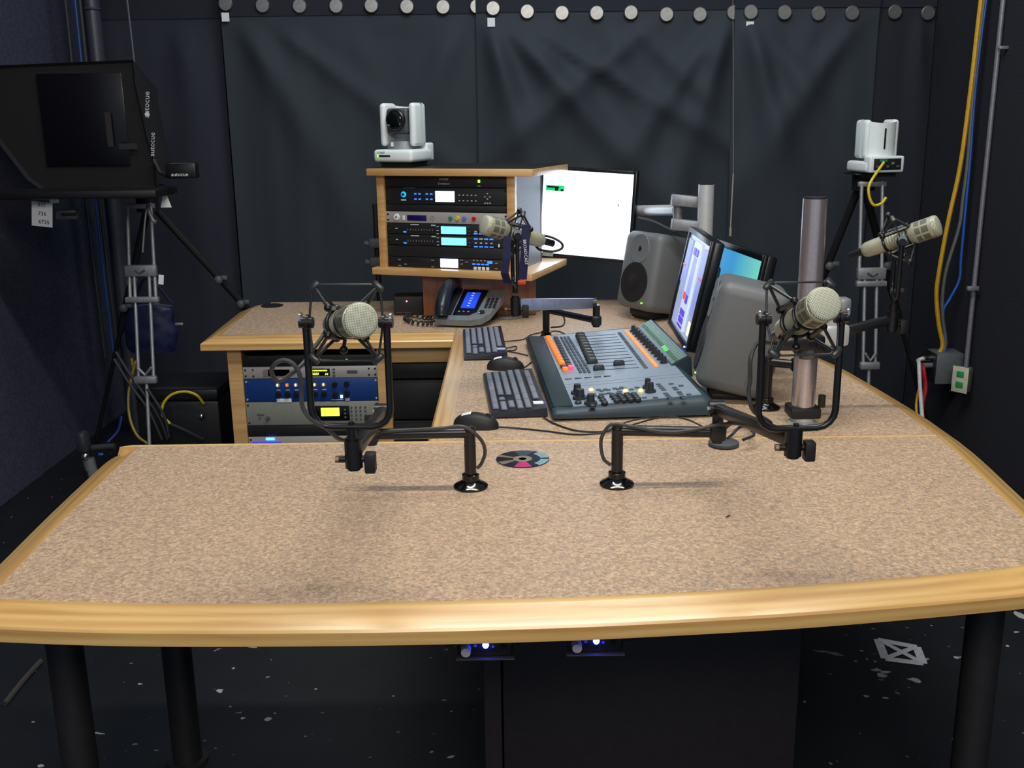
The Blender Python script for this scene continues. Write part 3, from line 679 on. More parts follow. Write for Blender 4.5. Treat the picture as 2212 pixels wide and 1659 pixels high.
MC = 'microphone cables'
z1 = .889
cable('microphone_cable', [M1 @ V((0, 0, -.166)), PY(700, 722, 1.74), PY(678, 752, 1.69), PY(650, 790, 1.64), PY(604, 822, 1.62), PY(587, 806, 1.61), PY(592, 788, 1.60), PY(612, 778, 1.60), PY(634, 787, 1.60), PY(648, 812, 1.60), PY(651, 850, 1.60), PY(654, 880, 1.595), PY(672, 906, 1.59), PY(705, 925, 1.60), PY(738, 950, 1.66), PY(775, 940, 1.82), PY(812, 936, 2.00), V((-.25, 2.018, z1-.01)), V((-.15, 2.018, z1-.006)), V((-.105, 2.017, z1-.002)), V((-.078, 2.017, .872)), V((-.062, 2.022, .85)), V((-.058, 2.03, .825)), V((-.066, 2.035, .80)), V((-.075, 2.035, .79))],
      .0038, GREYR, 'dark grey cable looping beside the left yoke and along the left boom arm', MC)
cable('microphone_cable', [M2_ @ V((0, 0, -.166)), PY(1690, 745, 1.74), PY(1640, 740, 1.66), PY(1622, 770, 1.63), PY(1620, 820, 1.63), PY(1617, 850, 1.63), PY(1628, 888, 1.63), PY(1665, 915, 1.66), PY(1640, 925, 1.80), PY(1590, 915, 1.95), V((.418, 2.012, .884)), V((.36, 2.016, .872)), V((.31, 2.016, .870)), V((.24, 2.014, .884)), V((.205, 2.016, .888)), V((.188, 2.02, .87)), V((.182, 2.025, .845)), V((.188, 2.03, .81)), V((.203, 2.03, .795))],
      .0038, GREYR, 'dark grey cable hanging beside the right yoke and along the right boom arm', MC)

# straps on the rear microphone
st = thing('neck_strap', 'navy lanyard strap hanging in two lengths from the rear microphone', 'strap', PY(1108, 600, 2.72))
def ribbon(pts, w_, d): 
    m = MB(); P = [V(p) for p in pts]
    for a, b in zip(P[:-1], P[1:]):
        s_ = V((w_/2, 0, 0)); q = V((0, .0012, 0))
        m._add([a-s_-q, a+s_-q, b+s_-q, b-s_-q, a-s_+q, a+s_+q, b+s_+q, b-s_+q], [[0, 1, 2, 3], [4, 5, 6, 7], [0, 1, 5, 4], [1, 2, 6, 5], [2, 3, 7, 6], [3, 0, 4, 7]])
    return m
yb = 2.70
part('webbing', ribbon([PY(1096, 510, yb+.01), PY(1094, 560, yb), PY(1090, 590, yb), PY(1097, 612, yb+.03)], .021, 0), NAVY, st, True)
part('webbing', ribbon([PY(1136, 485, yb+.01), PY(1134, 540, yb), PY(1129, 604, yb)], .022, 0), NAVY, st, True)
part('lettering', MB().text('BROADCAST', .0115, frame(PY(1135, 545, yb-.003), (.07, 0, -.997), (.997, 0, .07), (0, -1, 0))), INKW, st, True)
part('orange_clip', MB().box(PY(1127, 610, yb), (.022, .01, .012), .003), mat('orange_plastic', (190, 74, 40), .5), st, True)
cable('cable_loop', [PY(1150, 520, 2.83), PY(1168, 510, 2.83), PY(1190, 512, 2.82), PY(1212, 524, 2.81), PY(1214, 536, 2.81), PY(1196, 543, 2.81), PY(1168, 540, 2.82), PY(1158, 532, 2.83)], .0035, RUB, 'thin black cable loop behind the rear microphone before the white screen')

# ------------------------------------------------------------------ monitors
BEZ = mat('black_monitor_plastic', (18, 20, 24), .3)
def monitor(label, c, rz, W, H, lean, roll, screen, bez=.016, depth=.03, group=None):
    M = Matrix.Translation(V(c)) @ RZ(rz) @ RX(-lean) @ RY(roll)
    t = thing('monitor', label, 'monitor', M=M)
    part('casing', MB().box((0, depth/2+.004, 0), (W+2*bez, depth, H+2*bez), .006).box((0, depth+.016, 0), (W*.6, .03, H*.6), .01), BEZ, t)
    b = MB()
    for sx in (-1, 1): b.box((sx*(W/2+bez/2), .0, 0), (bez, .012, H+2*bez), .003)
    for sz in (-1, 1): b.box((0, .0, sz*(H/2+bez/2)), (W, .012, bez), .003)
    part('bezel', b, BEZ, t)
    part('screen', MB().box((0, .0035, 0), (W, .003, H)), screen, t)
    return t, M
BACK = glow('bright_white_screen', (216, 232, 255), 3.0)
c = PY(1261, 463, 4.15)+V((.008, 0, 0))
mA, MA = monitor('monitor with an all white lit screen beside the raised rack box', c, sd(-22), .374, .334, sd(1), sd(3.0), BACK, bez=.014)
g_ = MB().box((-.135, -.0002, .095), (.078, .006, .022)); part('green_tile', g_, glow('green_screen_tile', (20, 200, 110), 1.0), mA)
part('tile_marks', MB().box((-.142, -.004, .099), (.05, .003, .006)).box((-.128, -.004, .091), (.014, .003, .012)).box((-.104, -.004, .088), (.012, .003, .008)), mat('black_pixels', (10, 14, 12), .5), mA)
part('text_cursor', MB().box((.132, -.0002, .045), (.003, .006, .012)), MATS['black_pixels'], mA)
part('sticker', MB().box((-.150, -.007, -.171), (.046, .002, .018)), mat('pale_grey_sticker', (170, 176, 178), .6), mA)
def gui_mat():
    m = bpy.data.materials.new('pale_window_screen'); m.use_nodes = True; nt = m.node_tree; b = nt.nodes['Principled BSDF']; L = nt.links.new
    tc = nt.nodes.new('ShaderNodeTexCoord'); n = nt.nodes.new('ShaderNodeTexNoise'); n.inputs['Scale'].default_value = 14; L(tc.outputs['Object'], n.inputs['Vector'])
    r = nt.nodes.new('ShaderNodeValToRGB'); r.color_ramp.elements[0].color = lin((134, 146, 186))+(1,); r.color_ramp.elements[1].color = lin((158, 172, 204))+(1,); L(n.outputs['Fac'], r.inputs[0])
    b.inputs['Base Color'].default_value = (.02, .02, .02, 1); L(r.outputs[0], b.inputs['Emission Color']); b.inputs['Emission Strength'].default_value = 1.15; b.inputs['Roughness'].default_value = .3
    return m
mB, MBm = monitor('monitor showing pale windows with violet tiles above the mixing console', (.553, 3.15, .988), sd(-91.5), .395, .292, sd(11.5), 0, gui_mat(), bez=.018)
def g(name, x, z, w_, h_, m): return part(name, MB().box((x, -.0005, z), (w_, .005, h_)), m, mB)
VIO = glow('violet_tile', (84, 66, 190), .9); PALE = glow('pale_panel', (172, 184, 212), 1.1); PALB = glow('blue_grey_panel', (120, 134, 186), 1.1); REDT = glow('red_tile', (206, 70, 80), .9)
g('window_pane', 0, 0, .13, .27, PALE); g('window_pane', -.14, .06, .08, .14, PALB); g('window_pane', .15, .03, .07, .2, PALB); g('oval_panel', .01, .03, .07, .12, PALB)
for dx in (0, .045): part('violet_tile', MB().box((-.02+dx, -.004, .105), (.038, .003, .022)), VIO, mB)
part('red_tile', MB().box((-.03, -.004, -.035), (.030, .003, .022)), REDT, mB); part('violet_tile', MB().box((.02, -.004, -.040), (.036, .003, .026)), VIO, mB)
for dx in (-.02, .022):
    for dz in (-.085, -.108): part('violet_tile', MB().box((dx, -.004, dz), (.036, .003, .019)), VIO, mB)
part('violet_tile', MB().box((.0, -.004, -.127), (.09, .003, .008)), VIO, mB)
part('pale_tile', MB().box((.165, -.004, -.105), (.03, .003, .04)), glow('cream_tile', (226, 220, 190), 1.1), mB)
for (x, z) in ((-.16, .045), (.16, .045)): part('red_text', MB().box((x, -.004, z), (.04, .003, .005)), REDT, mB)
part('power_light', MB().box((.19, -.008, -.155), (.005, .003, .004)), LEDB, mB)
def wall_mat():
    m = bpy.data.materials.new('turquoise_desktop_screen'); m.use_nodes = True; nt = m.node_tree; b = nt.nodes['Principled BSDF']; L = nt.links.new
    tc = nt.nodes.new('ShaderNodeTexCoord'); sp = nt.nodes.new('ShaderNodeSeparateXYZ'); L(tc.outputs['Object'], sp.inputs[0])
    mp = nt.nodes.new('ShaderNodeMapRange'); mp.inputs[1].default_value = -.05; mp.inputs[2].default_value = .16; L(sp.outputs[0], mp.inputs[0])
    r = nt.nodes.new('ShaderNodeValToRGB'); r.color_ramp.elements[0].color = lin((52, 150, 206))+(1,); r.color_ramp.elements[1].color = lin((112, 208, 192))+(1,); L(mp.outputs[0], r.inputs[0])
    b.inputs['Base Color'].default_value = (.02, .02, .02, 1); L(r.outputs[0], b.inputs['Emission Color']); b.inputs['Emission Strength'].default_value = 1.0; return m
mC, MCm = monitor('monitor with a turquoise and blue desktop picture behind the near speaker', (.664, 3.085, .955), sd(-83), .385, .285, sd(11), 0, wall_mat(), bez=.02)
for z in (.09, .05, .01, -.03): part('desktop_icon', MB().box((-.165, -.0005, z), (.012, .005, .012)), glow('icon_%d' % int(z*100), (220, 90, 90) if z > .06 else (230, 220, 200), .8), mC)

# ------------------------------------------------------------------ speakers
def speaker(label, c, rz, lean):
    M = Matrix.Translation(V(c)) @ RZ(rz) @ Matrix.Scale(.9, 4)
    t = thing('speaker', label, 'speaker', M=M, group=None)
    L = T(0, 0, .028) @ RX(-lean)
    part('cabinet', MB().box((0, 0, .165), (.232, .215, .325), .036, 5, M=L), GREYP, t)
    part('rear_shell', MB().box((0, .075, .165), (.226, .075, .316), .034, 4, M=L), GREYP, t)
    fL = L @ T(0, -.1075, 0) @ RX(PI/2)
    part('woofer', MB().lathe([(.084, 0), (.083, .004), (.078, .004), (.05, .0022), (.03, .0018), (.022, .004), (.001, .005)], 36, L @ T(0, -.1075, .115) @ RX(PI/2)), mat('black_woofer_mesh', (20, 20, 22), .6), t)
    part('waveguide', MB().lathe([(.062, 0), (.060, .003), (.045, .0012), (.030, .0008), (.001, .0008)], 32, L @ T(0, -.1070, .255) @ RX(PI/2)), GREYP, t)
    part('tweeter', MB().sph((0, 0, 0), .018, (1, 1, .5), 16, M=L @ T(0, -.101, .255) @ RX(PI/2)), BLK, t)
    part('power_light', MB().box((.07, -.109, .035), (.008, .003, .004), M=L), LEDG, t)
    part('stand_foot', MB().box((0, .015, .012), (.12, .13, .022), .008).box((0, -.02, .03), (.12, .08, .03), .008), BLKM, t)
    for sx in (-1, 1): part('panel_seam', MB().box((sx*.1165, .035, .165), (.0012, .0015, .25), M=L), TRIGD, t)
    return t
s_a = PZ(1395, 688, .75); speaker('grey studio speaker beyond the console with its black woofer showing', (.528, 3.875, .75), sd(-58), sd(11))
speaker('grey studio speaker seen from its side, nearest to the thick pole', (.590, 2.735, .75), sd(-98), sd(13))

# ------------------------------------------------------------------ poles and monitor arms
def pole(label, x, y, ztop, r, m=None):
    t = thing('pole', label, 'pole', (x, y, .75))
    part('tube', MB().cyl((0, 0, .006), (0, 0, ztop-.754), r, n=40), m or STEEL, t)
    part('cap', MB().cyl((0, 0, ztop-.754), (0, 0, ztop-.75), r*.94, n=40), BLKM, t)
    part('base_ring', MB().lathe([(r*1.25, 0), (r*1.25, .006), (r*1.02, .012), (r*1.02, .03), (r*.9, .03)], 36), STEELW, t)
    return t
p2 = pole('thick aluminium pole on the right desk behind the right microphone', .722, 2.456, 1.308, .0285)
gb = MB().box(PY(1745, 742, 2.44)+V((.0, .02, 0)), (.075, .085, .045), .008).box(PY(1745, 742, 2.40)+V((-.03, -.0, 0)), (.10, .03, .03), .006)
part('clamp', gb, BLK, p2, True)
part('clamp_knob', MB().cyl(PY(1745, 775, 2.40), PY(1745, 748, 2.41), .021, n=9), mat('dark_grey_knob', (60, 62, 64), .5), p2, True)
part('arm_plate', MB().box(PY(1798, 722, 2.52), (.075, .05, .055), .01).box(PY(1800, 690, 2.52), (.05, .04, .03), .008), STEELW, p2, True)
part('arm_plate', MB().box(PY(1822, 662, 2.52), (.03, .04, .045), .008), TRIG, p2, True)
part('base_clamp', MB().box((.722, 2.456, PY(1735, 905, 2.45).z+.02), (.075, .07, .028), .006).cyl((.76, 2.43, .80), (.76, 2.43, .83), .009, n=12), BLKM, p2, True)
p1 = pole('aluminium pole behind the monitors carrying the white screen arm', .705, 3.738, PY(1526, 396, 3.738).z, .0285, STEELW)
for (a, b, y) in ((420, 446, 3.78), (470, 502, 3.74)):
    q0, q1 = PY(1450, (a+b)/2-2, y+.02), PY(1508, (a+b)/2+4, y)
    part('bracket_plate', MB().box((0, 0, 0), ((q1-q0).length, .035, .042), .005, M=frame((q0+q1)/2, (q1-q0).normalized(), V((0, 1, 0)), (q1-q0).normalized().cross(V((0, 1, 0))))), TRIG, p1, True)
q0, q1 = PY(1376, 455, 4.14), PY(1462, 454, 3.86)
part('swing_arm', MB().cyl(q0, q1, .0205, n=20), STEELW, p1, True, label='white painted arm')
part('arm_joint', MB().cyl(PY(1464, 440, 3.82), PY(1464, 480, 3.82), .018, n=20), TRIG, p1, True)
part('arm_end', MB().cyl(q0, MA @ V((.10, .05, -.0)), .014, n=16), TRIG, p1, True)
part('mount_bar', MB().tube([V((.705, 3.70, 1.0)), V((.70, 3.55, 1.0)), MBm @ V((-.175, .045, .02))], .016, 12, curve=False), BLKM, p1, True)
part('mount_bar', MB().tube([V((.735, 2.475, .93)), V((.815, 2.62, .93)), V((.815, 2.95, .94)), MCm @ V((.0, .058, 0))], .014, 12, curve=False), BLKM, p2, True)
cable('arm_cable', [PY(1378, 470, 3.84), PY(1410, 478, 3.83), PY(1440, 492, 3.82), PY(1462, 503, 3.80), PY(1490, 512, 3.78)], .005, GREYR, 'grey cable sagging beneath the white monitor arm')

# ------------------------------------------------------------------ mixing console
CA = sd(3.2); CX, CY = V((math.cos(CA), math.sin(CA), 0)), V((-math.sin(CA), math.cos(CA), 0))
CO = V((.100, 2.498, .7505)); CM = frame(CO, CX, CY, (0, 0, 1)); CI = CM.inverted()
con = thing('mixing_console', 'grey mixing console with lit orange buttons and dark armrest', 'mixing console', M=CM)
CL = .925
DTEAL = mat('dark_teal_console_shell', (44, 62, 72), .5, 0, .06); CGREY = mat('blue_grey_console_panel', (142, 156, 170), .45, .1, .04)
prof = [(0.004, 0.008), (0, .016), (.004, .026), (.014, .031), (.05, .029), (.385, .052), (.40, .050), (.425, .030), (.43, .010), (.42, .006)]
vs = []
for j, y in enumerate((0.0, .006, .022, CL-.006, CL)):
    for (x, z) in prof:
        k = (.55, .8, 1, 1, .8)[j] if j != 2 else 1
        vs.append((x if j else x+.004, y, .006+(z-.006)*k))
n = len(prof); fs = [[j*n+i, j*n+(i+1) % n, (j+1)*n+(i+1) % n, (j+1)*n+i] for j in range(4) for i in range(n)] + [list(range(n)), [4*n+i for i in range(n-1, -1, -1)]]
m = MB(); m._add(vs, fs); 
for (x, y) in ((.04, .05), (.38, .05), (.04, .85), (.38, .85)): m.cyl((x, y, 0), (x, y, .012), .012, n=12)
part('shell', m, DTEAL, con, sharp=40)
P0 = V((.052, 0, .0305)); SL = (.052-.0292)/(.385-.05)
def ch(x): return .0292+(x-.05)*SL
PTH = .0022
def slab(x0, x1, y0_, y1_, th, r=0): 
    v = [(x0, y0_, ch(x0)), (x1, y0_, ch(x1)), (x1, y1_, ch(x1)), (x0, y1_, ch(x0))]
    return MB()._add(v+[(a, b, c_+th) for a, b, c_ in v], [[3, 2, 1, 0], [4, 5, 6, 7], [0, 1, 5, 4], [1, 2, 6, 5], [2, 3, 7, 6], [3, 0, 4, 7]], smooth=False)
part('armrest', MB().box((.030, .46, .030), (.050, .86, .012), .005), mat('armrest_dark_green_vinyl', (34, 52, 56), .6), con)
part('control_panel', slab(.058, .388, .026, .215, PTH), CGREY, con); part('control_panel', slab(.058, .388, .218, .245, PTH), CGREY, con)
part('control_panel', slab(.058, .388, .248, .900, PTH), CGREY, con)
NRM = (CM.to_3x3() @ V((-SL, 0, 1))).normalized(); PP = CM @ V((.052, 0, ch(.052)+PTH))
def cp(px, py):
    q = CI @ PN(px, py, PP, NRM); return V((q.x, q.y, ch(q.x)+PTH))
def L2(a, b, t): return a+(b-a)*t
ORG = glow('orange_lit_button', (255, 118, 20), .75); YEB = glow('yellow_lit_button', (255, 210, 110), 1.8); PNK = glow('pink_lit_button', (255, 70, 110), 1.0)
def b1(p, w_, l_, h_, m, name='button', r=.0015): return part(name, MB().box(p+V((0, 0, h_/2)), (w_, l_, h_), r), m, con)
DK = mat('console_knob_charcoal', (42, 48, 54), .5)
a, b = cp(1221, 801), cp(1184, 732)
for k in range(12):
    if k == 1: b1(L2(a, b, k/11), .017, .030, .006, DK); continue
    b1(L2(a, b, k/11), .017, .029, .010, ORG, r=.004)
a, b = cp(1233, 797), cp(1201, 732)
for k in range(12): b1(L2(a, b, k/11), .015, .030, .009 if k == 0 else .006, PNK if k == 0 else DK)
a0, b0, a1, b1_ = cp(1253, 803), cp(1213, 731), cp(1272, 803), cp(1228, 730)
GRB = mat('small_grey_button', (76, 88, 100), .5)
for k in range(12):
    for j in range(3):
        q = MB()
        for i in range(2): q.box(L2(L2(a0, b0, k/11), L2(a1, b1_, k/11), j/2)+V((0, (i-.5)*.018, .002)), (.008, .012, .004), .001)
        b_ = part('button_pair', q, GRB, con)
a0, b0, a1, b1_ = cp(1284, 800), cp(1252, 728), cp(1380, 794), cp(1330, 722)
for k in range(12):
    p, q = L2(a0, b0, k/11), L2(a1, b1_, k/11)
    d = (q-p); q2 = MB(); q2._add([p+V((0, -.0022, .0005)), q+V((0, -.0022, .0005)), q+V((0, .0022, .0005)), p+V((0, .0022, .0005))], [[0, 1, 2, 3]]); 
    part('fader_slot', MB().box((0, 0, 0), (d.length, .0045, .0012), M=frame((p+q)/2+V((0, 0, .0003)), d.normalized(), V((0, 1, 0)), d.normalized().cross(V((0, 1, 0))))), DK, con)
    q2.bm.free()
    f = .10 if k == 0 else (.60 if k == 1 else .02)
    c_ = L2(p, q, f)
    part('fader_knob', MB().box(c_+V((0, 0, .008)), (.036, .016, .016), .004, taper=(.75, .8)).box(c_+V((0, 0, .0165)), (.016, .009, .001), mi=1), [DK, GREYF], con)
a, b = cp(1417, 792), cp(1353, 717)
for k in range(24): b1(L2(a, b, k/23), .012, .0095, .006, glow('orange_small_light', (255, 140, 76), .9), r=.002)
a, b = cp(1395, 795), cp(1338, 720)
for k in range(24): b1(L2(a, b, k/23), .012, .009, .003, GRB)
a, b = cp(1434, 784), cp(1368, 716)
for k in range(12):
    p = L2(a, b, k/11); part('rotary_knob', MB().cyl(p, p+V((0, 0, .004)), .012, n=16).cyl(p+V((0, 0, .004)), p+V((0, 0, .020)), .008, .0065, n=14), DK, con)
for k in range(5):
    p = L2(cp(1228, 819), cp(1312, 813), k/4); b1(p, .020, .006, .0015, DK, 'label_slot', .0004)
for (px, py, r) in ((1247, 850, .015), (1253, 861, .017), (1276, 872, .015), (1399, 838, .012), (1405, 847, .013)):
    p = cp(px, py); part('rotary_knob', MB().cyl(p, p+V((0, 0, .006)), r*1.15, n=18).cyl(p+V((0, 0, .006)), p+V((0, 0, .026)), r*.72, r*.6, n=18), DK, con)
for (px, py, m) in ((1277, 844, glow('peach_lit_button', (255, 180, 130), 1.8)), (1351, 846, YEB), (1384, 846, YEB)):
    p = cp(px, py); part('lit_button', MB().sph(p+V((0, 0, .003)), .007, (1, 1, .7), 12), m, con)
for (px, py) in ((1249, 872), (1280, 879), (1298, 860), (1302, 866), (1306, 872)):
    p = cp(px, py); part('round_button', MB().lathe([(.009, 0), (.009, .005), (.006, .008), (.001, .009)], 14, T(*p)), DK, con)
for c_ in range(4):
    for r_ in range(3):
        p = cp(1324+c_*15+r_*4.4, 858+r_*5-c_*1.0); part('round_button', MB().lathe([(.009, 0), (.009, .006), (.006, .009), (.001, .010)], 14, T(*p)), DK, con)
for (px, py) in ((1282, 852), (1285, 856), (1293, 843), (1300, 845), (1308, 842), (1314, 843), (1328, 840), (1336, 841), (1343, 838), (1349, 840), (1299, 852), (1306, 852), (1316, 850), (1321, 851), (1335, 850), (1338, 847), (1356, 850), (1364, 842), (1376, 838), (1392, 860), (1416, 860),
                 (1422, 831), (1426, 835), (1430, 839), (1434, 843), (1438, 851), (1442, 855), (1446, 859), (1449, 863), (1450, 830), (1457, 838), (1461, 842), (1467, 848), (1470, 852), (1474, 857), (1478, 861), (1471, 834), (1488, 853)):
    b1(cp(px, py), .013, .009, .003, GRB)
# meter bridge
mbp = MB(); ya, yb2 = .345, .90
pr2 = [(.372, .050), (.380, .056), (.424, .080), (.434, .077), (.440, .02), (.40, .02)]
vs = [(x, y, z) for y in (ya, yb2) for x, z in pr2]; n = len(pr2)
mbp._add(vs, [[i, (i+1) % n, n+(i+1) % n, n+i] for i in range(n)]+[list(range(n)), list(range(2*n-1, n-1, -1))])
part('meter_bridge', mbp, DTEAL, con)
ang = math.atan2(.024, .044)
MF = T(.402, (ya+yb2)/2, .0683) @ RY(-ang)
part('meter_panel', MB().box((0, 0, .001), (.050, .548, .002), M=MF), mat('green_grey_meter_panel', (66, 88, 88), .4), con)
GRL = glow('green_meter_light', (50, 220, 50), .7); GRL2 = mat('dim_green_meter', (40, 110, 50), .5)
for k in range(24):
    y = -.262+k*.0225; lit = k in (6, 7, 8)
    part('meter_light', MB().box((-.008, y, .0025), (.012, .014, .001), M=MF), GRL if lit else GRL2, con)
    part('meter_light', MB().box((.010, y, .0025), (.008, .003, .001), M=MF), mat('green_digit', (80, 180, 90), .5, emit=.5), con)

# ------------------------------------------------------------------ keyboards and mice
KEYM = mat('grey_black_key', (122, 130, 142), .5)
def keyboard(label, o, rz, Lk, Wk, big=False):
    M = Matrix.Translation(V(o)) @ RZ(rz)
    t = thing('keyboard', label, 'keyboard', M=M, group=None)
    def kz(x): return .014+x*.07
    p = [(0, 0), (Wk, 0), (Wk, Lk), (0, Lk)]
    body = MB()._add([(0, 0, .003), (Wk, 0, .003), (Wk, Lk, .003), (0, Lk, .003), (0.002, .002, kz(0)), (Wk-.002, .002, kz(Wk)), (Wk-.002, Lk-.002, kz(Wk)), (.002, Lk-.002, kz(0))], [[3, 2, 1, 0], [4, 5, 6, 7], [0, 1, 5, 4], [1, 2, 6, 5], [2, 3, 7, 6], [3, 0, 4, 7]], smooth=False)
    for (x, y) in ((.01, .02), (Wk-.01, .02), (.01, Lk-.02), (Wk-.01, Lk-.02)): body.box((x, y, .0018), (.012, .02, .0036))
    part('base', body, mat('keyboard_black_shell', (28, 32, 44), .4), t)
    rows = [.016, .037, .058, .079, .100, Wk-.022]
    u = (Lk-.03)/22.6
    src = {}
    def key(row, y, w_):
        x = rows[row]; kk = round(w_, 2)
        if kk not in src:
            src[kk] = MB().box((0, 0, .0035), (.0165, u*w_-.0028, .007), .0018, 1, taper=(.86, .92)).build('key', KEYM, t); k_ = src[kk]
            k_.matrix_local = T(x, y, kz(x))
        else: dup_part(src[kk], t, T(x, y, kz(x)))
    # y runs from the number block (near end) to the far end: distances in key units from the near end
    def yy(a): return .015+a*u
    for i in range(4): key(4, yy(.5+i), 1); key(3, yy(.5+i) if i else yy(.5), 1)
    for r_ in (2, 1):
        for i in range(1, 4): key(r_, yy(.5+i), 1)
    key(0, yy(.5+1), 1); key(0, yy(3), 2); key(1, yy(.5), 1)
    for r_ in (4, 3):
        for i in range(3): key(r_, yy(4.8+i), 1)
    for i in range(3): key(0, yy(4.8+i), 1)
    key(1, yy(5.8), 1)
    st_ = 7.6
    for i in range(14): key(4, yy(st_+.5+i*1.05), 1)
    for i in range(14): key(3, yy(st_+.5+i*1.05), 1)
    for i in range(13): key(2, yy(st_+.75+i*1.09), 1)
    for i in range(12): key(1, yy(st_+1.2+i*1.13), 1)
    for a, w_ in ((.6, 1.2), (1.9, 1.2), (3.2, 1.2), (7.2, 6), (11.1, 1.2), (12.5, 1.2), (13.9, 1.2)): key(0, yy(st_+a), w_)
    for i in range(12): key(5, yy(st_+.5+i*1.08+(i//4)*.35), 1)
    for i in range(3): key(5, yy(4.8+i), 1)
    part('sticker', MB().box((Wk-.020, yy(2.2), kz(Wk-.02)+.0015), (.026, .026, .002)), PAPER if not big else mat('pale_grey_label', (176, 180, 196), .6), t, label='pale label by the number block')
    part('power_light', MB().sph((Wk-.006, yy(2.2), kz(Wk)), .0025, n=8), glow('blue_key_light', (50, 70, 255), 6), t)
    return t
keyboard('black keyboard with a white sticker, beside the console armrest', (-.056, 2.530, .7505), sd(4), .440, .148)
keyboard('black keyboard further back, between the telephone and the near mouse', (-.152, 3.19, .7505), sd(3), .440, .140, True)
def mouse(label, c, rz, sticker):
    M = Matrix.Translation(V(c)) @ RZ(rz)
    t = thing('computer_mouse', label, 'mouse', M=M)
    def fn(u, v):
        a = 2*PI*u; th = v*PI/2
        x = .058*math.cos(a)*math.cos(th)**.6; y = .031*math.sin(a)*math.cos(th)**.6*(1+.12*math.cos(2*a)); z = .002+.036*math.sin(th)**.9*(1-.25*(x/.058) if x > 0 else 1+.1*x/.058)
        return V((x, y, z))
    m = MB().grid(fn, 28, 10, uv=False); bmesh.ops.remove_doubles(m.bm, verts=m.bm.verts[:], dist=.0002)
    m.lathe([(.02, 0), (.05, .002)], 20) if False else None
    part('shell', m, BLKM, t, sharp=60)
    part('base', MB()._add([fn(i/28, 0)-V((0, 0, .002)) for i in range(28)]+[fn(i/28, 0) for i in range(28)], [[i, (i+1) % 28, 28+(i+1) % 28, 28+i] for i in range(28)]+[list(range(27, -1, -1))]), RUB, t)
    part('scroll_wheel', MB().cyl((.030, -.003, .029), (.030, .003, .029), .008, n=14), RUB, t)
    if sticker:
        q = MB().grid(lambda u, v: fn(.5+(u-.5)*.12, .42+v*.3)+V((-.0006, 0, .0012)) if sticker == 2 else V((-.035+u*.024, -.012+v*.024, .002+.0365*math.sqrt(max(0, 1-((-.035+u*.024)/.062)**2-((-.012+v*.024)/.04)**2))+.0012)), 4, 4, uv=False)
        part('sticker', q, PAPER, t, label='small white label')
    return t
mouse('dark mouse with white label in front of the near keyboard', PZ(1028, 928, .7505)+V((0, .02, 0)), sd(-9), 1)
mouse('dark mouse with white label between the two keyboards', PZ(1092, 800, .7505)+V((0, .02, 0)), sd(-3), 1)
cable('mouse_cable', [PZ(1076, 922, .756), PZ(1120, 925, .753), PZ(1180, 931, .753), PZ(1240, 938, .753), PZ(1300, 935, .753), PZ(1335, 918, .77), PZ(1380, 905, .78), PZ(1425, 899, .775), PZ(1480, 905, .77), PZ(1525, 925, .80)], .0022, RUB, 'thin black mouse cable running right across the desk below the console')
cable('keyboard_cable', [PZ(1172, 900, .755), PZ(1200, 916, .753), PZ(1250, 931, .753), PZ(1310, 932, .753), PZ(1345, 924, .76), PZ(1400, 908, .77), PZ(1440, 898, .775)], .0022, RUB, 'thin black keyboard cable running under the console front edge')
cable('desk_cable', [PZ(1090, 738, .756), PZ(1130, 733, .753), PZ(1150, 722, .753), PZ(1200, 715, .753), PZ(1222, 722, .753)], .002, RUB, 'thin black cable behind the far keyboard passing the rear post')
cable('desk_cable', [PZ(1093, 752, .756), PZ(1115, 748, .753), PZ(1112, 756, .753), PZ(1096, 758, .753), PZ(1120, 763, .753), PZ(1140, 768, .753)], .002, RUB, 'thin black cable coiled beside the far keyboard')
cable('desk_cable', [PZ(1190, 707, .753), PZ(1214, 704, .753), PZ(1220, 692, .753), PZ(1214, 676, .753)], .003, RUB, 'black cable bending at the foot of the rear boom post')
cable('desk_cable', [PZ(1118, 798, .756), PZ(1135, 792, .753), PZ(1148, 782, .753)], .002, RUB, 'short black mouse lead behind the console armrest')
cable('desk_cable', [PZ(1110, 688, .754), PZ(1140, 678, .754), PZ(1178, 665, .754)], .003, mat('pale_grey_cable', (150, 148, 140), .5), 'pale grey cable on the desk beside the pedestal')

# compact disc
cdp = PZ(1129, 992, .7505)
dsc = thing('compact_disc', 'printed compact disc lying on the front desk between the two posts', 'disc', cdp)
def ringsec(r0, r1, a0, a1, z, m, name):
    n = 20; b = MB(); vs = []
    for r in (r0, r1):
        for i in range(n+1):
            a = a0+(a1-a0)*i/n; vs.append((r*math.cos(a), r*math.sin(a), z))
    b._add(vs, [[i, i+1, n+2+i, n+1+i] for i in range(n)]); return part(name, b, m, dsc)
part('disc', MB().lathe([(.0085, 0), (.060, 0), (.060, .0012), (.0085, .0012), (.0085, 0)], 64), mat('dark_blue_disc_foil', (38, 50, 76), .22, .7, .1, 20), dsc)
ringsec(.009, .0215, 0, 2*PI, .0014, mat('disc_hub_beige', (156, 146, 122), .3, .3), 'hub')
DREFL = mat('disc_reflection_beige', (150, 138, 118), .3, .4)  # beige wedges are a bow-tie reflection painted onto the disc
ringsec(.022, .059, sd(150), sd(166), .0016, DREFL, 'print'); ringsec(.022, .059, sd(200), sd(222), .0016, DREFL, 'print')
ringsec(.022, .059, sd(250), sd(290), .0017, mat('disc_print_pink', (214, 60, 140), .3, .3), 'print')
ringsec(.040, .059, sd(-52), sd(-6), .0016, mat('disc_print_pale_teal', (140, 184, 196), .3, .3), 'print'); ringsec(.040, .059, sd(6), sd(52), .0016, MATS['disc_print_pale_teal'], 'print')
